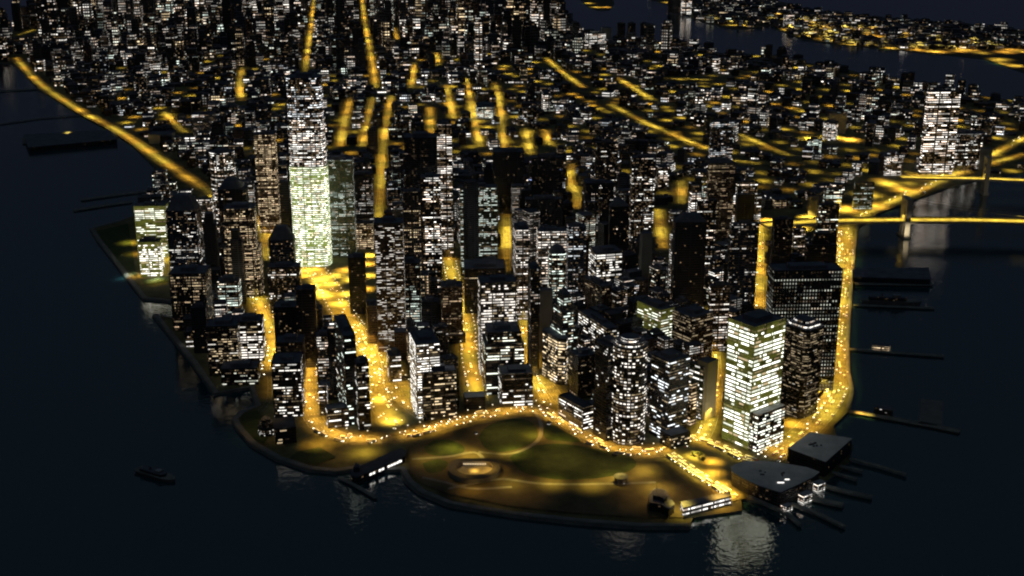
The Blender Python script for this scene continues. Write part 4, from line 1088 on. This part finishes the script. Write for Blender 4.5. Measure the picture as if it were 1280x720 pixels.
pier('upper thin pier by the north harbour corner', [(190, 238), (150, 243), (101, 250)], 14)
pier('lower thin pier by the north harbour corner', [(165, 252), (130, 257), (92, 263)], 14)
pier('wide pier carrying the north river pier shed', [(145, 168), (90, 172), (28, 176)], 110)
pier('faint long pier above the pier shed', [(100, 144), (50, 148), (0, 155)], 14)
pier('faint short pier beside the riverside highway junction', [(48, 111), (20, 113), (0, 114)], 30)
pier('dark jetty below the narrow pier house', [(425, 597), (445, 607), (470, 622)], 6)
pier('small dock arm beside the park promenade', [(452, 590), (470, 586), (505, 574)], 12)
EXTRA += [(at(1075, 517), 2500, 9), (at(1085, 519), 1500, 9), (at(85, 170), 9000, 20)]

def ship(label, p0, p1, wd, h, lit=.05, name='moored_ship', cat='ship', tint='w'):
    a, b_ = Vector(at(*p0)), Vector(at(*p1)); d = (b_ - a); L_ = d.length; d.normalize(); n_ = Vector((-d.y, d.x)); c = (a + b_) / 2
    loc = (c.x, c.y, -3); root = empty(name, loc); tag(root, label, cat)
    def P(u, v): q = a + d * (u * L_) + n_ * (v * wd); return (q.x, q.y)
    hullb = [P(.04, -.3), P(.8, -.34), P(.93, -.2), P(.97, 0), P(.93, .2), P(.8, .34), P(.04, .3)]
    hullt = [P(0, -.45), P(.78, -.5), P(.93, -.3), P(1, 0), P(.93, .3), P(.78, .5), P(0, .45)]
    m = MB(); m.prism(ccw(hullb), -3.4, h * .4 - 3, 'hull', 'wood', fp2=ccw(hullt)); m.build('hull', root, loc)
    m = MB(); m.style((lit, .4, 1.4, .1), (*TINT[tint], 1), (*WALLC['d'], 0))
    f2 = ccw([P(.14, -.34), P(.7, -.34), P(.76, 0), P(.7, .34), P(.14, .34)]); m.walls(f2, h * .4 - 3, h * .75 - 3, 'facade', 2.2, 2.6); m.cap(f2, h * .75 - 3, 'roof')
    m.build('deckhouse', root, loc)
    m = MB(); f3 = ccw([P(.52, -.22), P(.64, -.22), P(.64, .22), P(.52, .22)]); m.prism(f3, h * .75 - 3, h - 3, 'hull', 'roof_light'); m.build('bridge_house', root, loc)
    m = MB(); q = P(.35, 0); m.tube((*q, h * .75 - 3), (*q, h * 1.1 - 3), 1.2, 'dark', 8); m.build('funnel', root, loc)
    m = MB(); q = P(.58, 0); m.tube((*q, h - 3), (*q, h * 1.5 - 3), .25, 'steel', 5); m.build('mast', root, loc)
ship('long black ship moored along the narrow east river pier', (1075, 377), (1152, 380), 14, 20, lit=.1)
ship('dim ferry boat alone on the dark water at lower left', (172, 586), (219, 600), 18, 11, lit=.0, name='ferry_boat', cat='boat')

# ---- round fort in the park
c = at(593, 590); loc = (c[0], c[1], 0)
fort = empty('fort', loc); tag(fort, 'round stone fort with an open courtyard near the harbour edge of the park', 'fort')
def oval(rx, ry, n=36, cut=.62): return [(c[0] + rx * math.cos(t), c[1] + ry * (math.sin(t) if math.sin(t) < cut else cut + (math.sin(t) - cut) * .3)) for t in [i * 2 * math.pi / n for i in range(n)]]
m = MB(); o1, o2 = oval(37, 38), oval(26, 25)
m.walls(o1, 0, 8, 'wall'); 
for i in range(36):
    j = (i + 1) % 36
    m.face([(*o1[i], 8), (*o1[j], 8), (*o2[j], 8), (*o2[i], 8)], 'dark')
    m.face([(*o2[j], 0), (*o2[i], 0), (*o2[i], 8), (*o2[j], 8)], 'stone')
m.build('ring_wall', fort, loc)
m = MB(); ZL[0] += .02; m.cap(oval(25.8, 24.8), ZL[0] + .3, 'promenade'); m.build('courtyard', fort, loc)
for k in range(13):
    a = R(60 + k * 5); m = MB()
for k in range(14):
    t = -0.85 + k * 1.7 / 13
    m = MB(); x = c[0] + 18 * t; y = c[1] + 25 * .62 - .6
    m.face([(x - .5, y, 4), (x + .5, y, 4), (x + .5, y, 6.2), (x - .5, y, 6.2)], winmat('y', 1.7)); m.build('window', fort, loc)
EXTRA += [(c, 2200, 9)]

def kiosk(label, px, py, r, h, kind='square', lit=True, name='kiosk'):
    q = at(px, py); loc = (*q, 0); root = empty(name, loc); tag(root, label, 'kiosk')
    n = 4 if kind == 'square' else 12
    fp = [(q[0] + r * math.cos(t), q[1] + r * math.sin(t)) for t in [R(20) + i * 2 * math.pi / n for i in range(n)]]
    m = MB(); m.style((.45 if lit else .05, .6, 1.4, .15), (*TINT['w'], 1), (*WALLC['s'], 0)); m.walls(fp, 0, h, 'facade', 2.2, 3); m.build('wall', root, loc)
    m = MB(); f2 = scaled(fp, 1.25, q); m.prism(f2, h, h + .5, 'roof_dark'); m.prism(scaled(fp, 1.2, q), h + .51, h + 2.4, 'roof_dark', fp2=scaled(fp, .2, q)); m.build('roof', root, loc)
kiosk('tiny white-lit kiosk between the two left lawns', 595, 543, 3, 4)
kiosk('small dark kiosk beside the park road corner', 686, 531, 3.6, 4)
kiosk('square dark shelter at the right tip of the large lawn', 769, 570, 5, 4, lit=False)
kiosk('round dark pavilion with lit foot on the right of the large lawn', 776, 603, 8.5, 9, 'round', name='park_pavilion')
kiosk('small dark kiosk on the gold plaza', 862, 582, 3.4, 4, 'round', False)

def tree(label, px, py, h, r):
    q = at(px, py); loc = (*q, 0); rn = random.Random(int(px * 7 + py)); root = empty('tree', loc); tag(root, label, 'tree', 'trees on the gold plaza')
    m = MB(); m.tube((*q, 0), (q[0] + .3, q[1], h * .5), .45, 'bark', 7, .25)
    for k in range(5):
        a = rn.uniform(0, 6.28); m.tube((q[0] + .2, q[1], h * .38), (q[0] + math.cos(a) * r * .6, q[1] + math.sin(a) * r * .6, h * .75), .2, 'bark', 5, .06)
    m.build('trunk', root, loc)
    m = MB()
    cl = [(rn.uniform(-.6, .6) * r, rn.uniform(-.6, .6) * r, h * rn.uniform(.5, .9), rn.uniform(.3, .55) * r) for _ in range(9)]
    for k in range(900):
        cx, cy, cz, cr = rn.choice(cl); v = Vector((rn.gauss(0, 1), rn.gauss(0, 1), rn.gauss(0, .8))).normalized() * cr * rn.uniform(.6, 1.05)
        p = Vector((q[0] + cx, q[1] + cy, cz)) + v; e = Vector((rn.gauss(0, 1), rn.gauss(0, 1), rn.gauss(0, 1))).normalized(); g = e.orthogonal().normalized(); s_ = rn.uniform(.25, .55)
        m.face([p - e * s_, p + g * s_ * .6, p + e * s_, p - g * s_ * .6], 'foliage')
    m.build('crown', root, loc)
tree('larger ragged tree standing on the gold plaza', 874, 573, 11, 6)
tree('small tree left beside the larger one on the gold plaza', 867, 571, 8, 4)
tree('lowest bushy tree right of the larger one on the gold plaza', 879, 577, 7, 4)

# ------------------------------------------------------------------ bridges
def bridge(name, label, deckpx, z, wd, tpx, tbase_y, ttop_y, tw, td, mat, arch):
    pts = [at(*p, z) for p in deckpx]; c = pts[0]; loc = (c[0], c[1], 0)
    root = empty(name, loc); tag(root, label, 'bridge')
    m = MB(); L_ = offset_line(pts, wd / 2); Rr = offset_line(pts, -wd / 2)
    m.prism(ccw(Rr + L_[::-1]), z - 4, z, 'beige', 'asphalt'); m.build('deck', root, loc)
    for s_ in (-1, 1):
        m = MB(); e = offset_line(pts, s_ * (wd / 2 - .5)); e2 = offset_line(pts, s_ * (wd / 2 - .9))
        m.prism(ccw(e + e2[::-1]), z + .01, z + 1.3, 'steel'); m.build('railing', root, loc)
    m = MB(); ribbon(m, pts, .4, z + .03, 'paint')
    for k in (-.3, -.15, .15, .3): ribbon(m, offset_line(pts, wd * k), .3, z + .03, 'paint')
    m.build('lane_marking', root, loc)
    # tower at the pixel column, standing in the water on the deck line
    tx = tpx; i = 0
    rs = resample(pts, 5); T_ = min(rs, key=lambda p: abs(proj(*p, z)[0] - tx))
    k = rs.index(T_); a, b_ = rs[max(0, k - 1)], rs[min(len(rs) - 1, k + 1)]
    d = Vector((b_[0] - a[0], b_[1] - a[1])).normalized(); n_ = Vector((-d.y, d.x)); T = Vector(T_)
    Ht = height_at(T_[1], ttop_y)
    def q(u, v): r_ = T + d * u + n_ * v; return (r_.x, r_.y)
    m = MB()
    m.prism(ccw([q(-tw * .75, -td * .62), q(tw * .75, -td * .62), q(tw * .75, td * .62), q(-tw * .75, td * .62)]), -6, 2, mat)
    legs = [(-.5, -.26), (-.1, .1), (.26, .5)] if arch else [(-.5, -.36), (.36, .5)]
    for v0, v1 in legs:
        m.prism(ccw([q(-tw / 2, td * v0), q(tw / 2, td * v0), q(tw / 2, td * v1), q(-tw / 2, td * v1)]), 2, Ht * .88, mat)
    m.prism(ccw([q(-tw * .52, -td * .52), q(tw * .52, -td * .52), q(tw * .52, td * .52), q(-tw * .52, td * .52)]), Ht * .88, Ht * .97, mat)
    m.prism(ccw([q(-tw * .6, -td * .56), q(tw * .6, -td * .56), q(tw * .6, td * .56), q(-tw * .6, td * .56)]), Ht * .97, Ht, mat)
    if not arch:
        for zz in (.3, .5, .7): m.prism(ccw([q(-tw * .3, -td * .36), q(tw * .3, -td * .36), q(tw * .3, td * .36), q(-tw * .3, td * .36)]), Ht * zz, Ht * zz + 3, mat)
    m.build('bridge_tower', root, loc)
    # main cables and hangers
    for s_ in (-.42, .42):
        m = MB(); prev = None
        for j in range(-26, 53):
            u = j * 9.0; t = abs(u) / (230 if u < 0 else 470)
            zz = z + 2 + (Ht * .97 - z - 2) * max(0, (1 - t)) ** 2 if t <= 1 else z + 2
            P_ = q(u, td * s_); P3 = (*P_, zz)
            if prev: m.tube(prev, P3, .35, 'steel', 5)
            if j % 2 == 0 and zz > z + 2.5: m.tube((*P_, z), P3, .07, 'steel', 4)
            prev = P3
        m.build('cable', root, loc)
    return root, T, rs
rt, T1, rs1 = bridge('suspension_bridge', 'long gold-lit suspension bridge with a pale stone tower, the lower of the two', [(955, 281), (1000, 277), (1060, 275), (1133, 274.5), (1210, 274.5), (1290, 276.5), (1420, 280)], 38, 52, 1133, 292, 247, 12, 40, 'granite', True)
rt2, T2, rs2 = bridge('suspension_bridge', 'upper gold-lit bridge with a slim steel tower at the right edge', [(1126, 221), (1160, 222), (1232, 223), (1300, 226), (1420, 232)], 40, 32, 1233, 250, 196, 11, 34, 'beige', False)
DECKS = [(rs1, 38, 600, 52), (rs2, 40, 620, 34)]


# ------------------------------------------------------------------ lamps, lights and cars
LCOL = (1.0, 0.70, 0.11)
LCO2 = (1.0, 0.55, 0.08)
LCO3 = (1.0, 0.53, 0.09)
ldat = {}
nl = 0
def strip_light(x, y, z, ang, length, width, power, colr=LCOL):
    """one long downward lamp for runs of street luminaires and for added fills"""
    global nl
    key = (round(power, -2), round(length), round(width, 1), colr)
    if key not in ldat:
        l = bpy.data.lights.new('street_or_fill_light', 'AREA'); l.shape = 'RECTANGLE'; l.size = length; l.size_y = width; l.spread = R(104 if (length == 8 and z < 40) else 128)
        l.energy = power; l.color = colr; ldat[key] = l
    o = bpy.data.objects.new('street_or_fill_light', ldat[key]); o.location = (x, y, z); o.rotation_euler = (0, 0, ang); col.objects.link(o); nl += 1
    return o
def vis_px(p):
    q = proj(*p); return q if -30 < q[0] < 1310 and -10 < q[1] < 725 else None

m = MB(); m.tube((0, 0, 0), (0, 0, 8.6), .16, 'steel', 6, .1); m.tube((0, 0, 8.6), (1.9, 0, 9.1), .09, 'steel', 5)
lamp_pole = m.build('pole'); 
m = MB(); m.box(1.5, -.2, 9.12, 2.7, .2, 9.3, 'steel'); m.box(1.1, -.6, 8.6, 3.1, .6, 9.11, 'lampglow')
lamp_head = m.build('lamp_head')
bpy.data.objects.remove(lamp_pole); bpy.data.objects.remove(lamp_head)
lampmesh = [me for me in bpy.data.meshes if me.name in ('pole', 'lamp_head')]
pm = bpy.data.meshes['pole']; hm = bpy.data.meshes['lamp_head']
NLAMP = 0
def street_lamp(x, y, a, where):
    global NLAMP
    NLAMP += 1
    t = empty('street_lamp', (x, y, 0)); t.rotation_euler = (0, 0, a)
    tag(t, 'steel street lamp with a glowing head on ' + where, 'street lamp', 'lamps lining ' + where)
    for nm, me in (('pole', pm), ('lamp_head', hm)):
        o = bpy.data.objects.new(nm, me); o.parent = t; col.objects.link(o)
RN = ['the riverside highway', 'the wide western avenue', 'the left branch of the wide avenue', 'the gold loop street by the harbour', 'the road along the park front', 'the short gold side street', 'a dim lane', 'the middle avenue',
      'the narrow gold lane', 'the wedge corner street']
def rname(i, rd):
    if i < len(RN): return RN[i]
    x, y = proj(*rd['pts'][len(rd['pts']) // 2])
    if rd['cars'] > 80: return 'the curved waterfront highway'
    if x > 1000: return 'the highway toward the second bridge'
    if x > 940: return 'the vertical gold street'
    return 'the gold street above the plaza' if y < 540 else 'the plaza streets right of the park'
rl = random.Random(5)
for i, rd in enumerate(ROADS):
    nm = rname(i, rd)
    far = rd['far']; step = 52 if not far else 90 if proj(*rd['pts'][0])[1] > 60 else 150
    segs = resample(rd['pts'], step); w_ = rd['w']
    ns = len(segs)
    for k in range(max(1, ns - 1)):
        p = segs[k]; a = segs[min(k + 1, ns - 1)] if ns > 1 else rd['pts'][-1]
        mx_, my_ = (p[0] + a[0]) / 2, (p[1] + a[1]) / 2
        if not vis_px((mx_, my_)): continue
        ang = math.atan2(a[1] - p[1], a[0] - p[0]); L_ = math.hypot(a[0] - p[0], a[1] - p[1]) or 20
        side = (-.24, .24) if (w_ > 32 and not far) else (0,)
        for sd in side:
            pw = rd['pm'] * L_ * rl.choice((.6, .85, 1.0, 1.3) if not far else (.35, .7, 1.0, 1.5))
            if far and k in (0, ns - 2): pw *= .45
            strip_light(mx_ - math.sin(ang) * w_ * sd, my_ + math.cos(ang) * w_ * sd, 17 if not far else 17, ang, L_ * (.96 if not far else 1.02), 5 if not far else w_ * .2,
                        pw / (1.35 if len(side) > 1 else 1), LCO3 if i in (4, 3) else rl.choice((LCOL, LCO2)))
    if far: continue
    pts = resample(rd['pts'], 21)
    for k, p in enumerate(pts):
        if not vis_px(p): continue
        a = pts[min(k + 1, len(pts) - 1)]; b_ = pts[max(k - 1, 0)]
        ang = math.atan2(a[1] - b_[1], a[0] - b_[0]); side = 1 if k % 2 else -1
        q = proj(*p)
        if q[1] > 330 and NLAMP < 290:
            for sg in ((-1, 1) if rd['both'] else (side,)):
                ex, ey = p[0] - math.sin(ang) * (w_ / 2 + 1) * sg, p[1] + math.cos(ang) * (w_ / 2 + 1) * sg
                street_lamp(ex, ey, ang + math.pi / 2 * (1 if sg < 0 else -1), nm)
rs_ = random.Random(99)
for p in YARDS: EXTRA.append((p, rs_.choice((4000, 8000, 17000)) * (p[1] / 4500) ** 1.2, 22))
for _ in range(90):
    t_ = rs_.random(); p = at(960 + 330 * t_, 30 + 48 * t_ + rs_.uniform(-14, 12))
    if inside(p, ISC): EXTRA.append((p, rs_.choice((30000, 60000, 110000)), 40))
for q_ in ((735, 4), (745, 9), (758, 9), (890, 24), (915, 31), (930, 32), (835, 3), (1010, 45), (1035, 50), (1250, 74), (1270, 82), (1200, 64)): EXTRA.append((at(*q_), 100000, 40))
for (p, pw, lz) in EXTRA:
    if pw: strip_light(p[0], p[1], lz, R(96.7) if p[1] > 3000 else rl.uniform(0, 3), 14 + lz if p[1] > 3000 else 8, 8, pw, rl.choice((LCOL, LCOL, LCO2)))
for rs_k, zk, pmk, wk in DECKS:
    sg = resample(rs_k, 60)
    for a, b_ in zip(sg[:-1], sg[1:]):
        ang = math.atan2(b_[1] - a[1], b_[0] - a[0])
        strip_light((a[0] + b_[0]) / 2, (a[1] + b_[1]) / 2, zk + 12, ang, 58, 14, pmk * 58, LCOL)
for q_, pw in (((560, 575), 42000), ((630, 545), 46000), ((700, 575), 50000), ((770, 590), 42000), ((640, 612), 26000), ((820, 620), 42000), ((430, 570), 16000), ((330, 540), 9000)):  # unseen spots added above the park, standing in for ambient city glow
    p = at(*q_); l = bpy.data.lights.new('fill_spot', 'SPOT'); l.energy = pw * 2.4; l.spot_size = R(108); l.spot_blend = 1; l.color = (1.0, .58, .16); l.shadow_soft_size = 2
    o = bpy.data.objects.new('fill_spot', l); o.location = (p[0], p[1], 66); col.objects.link(o)
strip_light(*at(158, 345), 14, 1.0, 40, 4, 3500, (.7, 1.0, .95))  # this and the next: added fills imitating tower glow on the cove
strip_light(*at(195, 350), 14, 1.0, 30, 4, 5000, (.95, 1.0, .85))
for q_, tgt, pw in (((893, 541), (887, 521), 60000), ((808, 388), (804, 374), 12000), ((1234, 262), (1231, 249), 60000), ((1133, 301), (1133, 292), 90000)):  # spots added to brighten pale walls and bridge towers
    p = at(*q_); t3 = Vector((*at(*tgt), 38)); l = bpy.data.lights.new('fill_spot', 'SPOT'); l.energy = pw; l.spot_size = R(75); l.spot_blend = 1; l.color = (1.0, .86, .6); l.shadow_soft_size = .5
    o = bpy.data.objects.new('fill_spot', l); o.location = (p[0], p[1], 4); o.rotation_euler = (t3 - Vector((p[0], p[1], 4))).to_track_quat('-Z', 'Y').to_euler(); col.objects.link(o)
AN = at(953, 552); strip_light(AN[0], AN[1], height_at(AN[1], 519) + 16, R(38), 24, 8, 2600, (1, .97, .9))  # added fill standing in for tower window light on the annex roof

# cold light spilled by the two brightest towers
print('lights', nl, 'lamps', NLAMP)

def car_mesh(kind):
    m = MB(); L_, W_, H_ = {'car': (4.8, 2.0, 1.45), 'van': (6.0, 2.3, 2.4), 'bus': (11.5, 2.6, 3.1)}[kind[0]]
    paint = kind[1]
    if kind[0] == 'car':
        lo = [(-L_ / 2, -W_ / 2), (L_ / 2, -W_ / 2), (L_ / 2, W_ / 2), (-L_ / 2, W_ / 2)]
        m.prism(rounded(lo, .4, 2), .35, .85, paint); c1 = [(-1.8, -.85), (1.2, -.85), (1.2, .85), (-1.8, .85)]; c2 = [(-1.3, -.72), (.5, -.72), (.5, .72), (-1.3, .72)]
        m.prism(c1, .85, H_, 'dark', paint, fp2=c2)
    else:
        lo = [(-L_ / 2, -W_ / 2), (L_ / 2, -W_ / 2), (L_ / 2, W_ / 2), (-L_ / 2, W_ / 2)]
        m.prism(rounded(lo, .35, 2), .4, H_ * .5, paint); m.prism(scaled(lo, .985), H_ * .5, H_ * .8, 'dark'); m.prism(rounded(scaled(lo, .99), .3, 2), H_ * .8, H_, paint)
    for sx in (-L_ * .3, L_ * .3):
        for sy in (-1, 1): m.tube((sx, sy * (W_ / 2 - .25), .35), (sx, sy * (W_ / 2 + .01), .35), .35, 'dark', 8)
    body = m
    return body, L_, W_
PROTO = {}
for kd in (('car', 'carwhite'), ('car', 'caryellow'), ('car', 'cardark'), ('van', 'carwhite'), ('bus', 'carwhite')):
    b_, L_, W_ = car_mesh(kd); o = b_.build('body'); 
    m = MB(); m.box(-.25, -.42, -.2, .15, .42, .25, 'headlight'); h = m.build('headlight')
    m = MB(); m.box(-.1, -.3, -.15, .06, .3, .15, 'taillight'); t = m.build('taillight')
    PROTO[kd] = (o.data, h.data, t.data, L_, W_)
    for q in (o, h, t): bpy.data.objects.remove(q)
NC = 0
DESC = {('car', 'carwhite'): 'pale car', ('car', 'caryellow'): 'yellow taxi', ('car', 'cardark'): 'dark car', ('van', 'carwhite'): 'white van', ('bus', 'carwhite'): 'long white bus'}
placed = []
KC = [0]
for i, rd in enumerate(ROADS):
    if not rd['cars']: continue
    pts = resample(rd['pts'], 3.0); nm = rname(i, rd); nlane = max(2, int(rd['w'] / 5.2)); n = 0; tries = 0
    while n < rd['cars'] and tries < 4000:
        tries += 1
        k = rl.randrange(1, len(pts) - 2); p = pts[k]; a = pts[k + 1]
        q = vis_px(p)
        if not q: continue
        # nearer stretches hold more of the cars that show
        lane = rl.randrange(nlane); off = -rd['w'] / 2 + rd['w'] * (lane + .5) / nlane
        ang = math.atan2(a[1] - p[1], a[0] - p[0]); x, y = p[0] - math.sin(ang) * off, p[1] + math.cos(ang) * off
        if any((x - u) ** 2 + (y - v) ** 2 < 42 for u, v in placed): continue
        if any(sat([(x - 2, y - 2), (x + 2, y - 2), (x + 2, y + 2), (x - 2, y + 2)], HF[h_]) for h_ in occ.get((int(x // CELL), int(y // CELL)), ())): continue
        placed.append((x, y)); n += 1; NC += 1
        kd = rl.choice([('van', 'carwhite'), ('bus', 'carwhite'), ('van', 'carwhite')] if KC[0] >= 290 else [('car', 'carwhite')] * 5 + [('car', 'caryellow')] * 2 + [('van', 'carwhite')] * 3 + [('bus', 'carwhite'), ('car', 'cardark')])
        KC[0] += kd[0] == 'car'
        bm_, hm_, tm_, L_, W_ = PROTO[kd]
        fwd = 1 if off < 0 else -1
        t = empty({'car': 'car', 'van': 'van', 'bus': 'bus'}[kd[0]], (x, y, ZL[0] * 0 + .9 if False else 0.0)); t.location.z = 0.9 if False else 0.05 + 0.02 * (i + 3)
        t.rotation_euler = (0, 0, ang + (0 if fwd > 0 else math.pi)); t.scale = (1.15, 1.15, 1.15)
        toward = math.sin(t.rotation_euler.z) < 0
        tag(t, f"{DESC[kd]}, lights on, heading {'harbourward' if toward else 'inland'} along {nm}", kd[0] if kd[1] != 'caryellow' else 'taxi', 'traffic on ' + nm)
        o = bpy.data.objects.new('body', bm_); o.parent = t; col.objects.link(o)
        for sy in (-1, 1):
            o = bpy.data.objects.new('headlight', hm_); o.parent = t; o.location = (L_ / 2, sy * (W_ / 2 - .4), .75); col.objects.link(o)
            o = bpy.data.objects.new('taillight', tm_); o.parent = t; o.location = (-L_ / 2, sy * (W_ / 2 - .4), .8); col.objects.link(o)
print('cars', NC)

# ------------------------------------------------------------------ sky, moonlight, camera
wd_ = bpy.data.worlds.new('World'); sc.world = wd_; wd_.use_nodes = True
nt = wd_.node_tree; bg = nt.nodes['Background']
sky = nt.nodes.new('ShaderNodeTexSky'); sky.sky_type = 'NISHITA'; sky.sun_disc = False; sky.sun_elevation = R(-4); sky.sun_rotation = R(200)
tc = nt.nodes.new('ShaderNodeTexCoord'); sp = nt.nodes.new('ShaderNodeSeparateXYZ'); nt.links.new(tc.outputs['Generated'], sp.inputs[0])
rp = nt.nodes.new('ShaderNodeValToRGB'); nt.links.new(sp.outputs[2], rp.inputs[0])
rp.color_ramp.elements[0].position = 0.0; rp.color_ramp.elements[0].color = (.10, .11, .21, 1)
rp.color_ramp.elements[1].position = 0.45; rp.color_ramp.elements[1].color = (.12, .20, .29, 1)
mx = nt.nodes.new('ShaderNodeMix'); mx.data_type = 'RGBA'; mx.blend_type = 'ADD'; mx.inputs['Factor'].default_value = .3
nt.links.new(rp.outputs[0], mx.inputs['A']); nt.links.new(sky.outputs[0], mx.inputs['B']); nt.links.new(mx.outputs['Result'], bg.inputs[0])
bg.inputs[1].default_value = 0.105
s_ = bpy.data.lights.new('moon', 'SUN'); s_.energy = 0.035; s_.angle = R(3); s_.color = (.8, .88, 1.0)
so = bpy.data.objects.new('moon', s_); so.rotation_euler = (R(38), 0, R(-35)); col.objects.link(so)

cd = bpy.data.cameras.new('camera'); cd.sensor_width = 36; cd.lens = F / 1280 * 36; cd.clip_end = 60000; cd.clip_start = 1
co = bpy.data.objects.new('camera', cd); co.location = (0, 0, CAM_H); co.rotation_euler = (math.pi / 2 - PITCH, 0, 0); col.objects.link(co)
sc.camera = co
sc.view_settings.view_transform = 'Standard'; sc.view_settings.look = 'None'; sc.view_settings.exposure = 0
sc.cycles.max_bounces = 2; sc.cycles.diffuse_bounces = 1; sc.cycles.glossy_bounces = 1
sc.cycles.use_adaptive_sampling = True; sc.cycles.adaptive_threshold = 0.03; sc.cycles.adaptive_min_samples = 16; sc.cycles.transmission_bounces = 0
sc.cycles.use_denoising = True
sc.cycles.filter_width = 2.1
sc.cycles.sample_clamp_indirect = 3.0
sc.cycles.use_light_tree = True
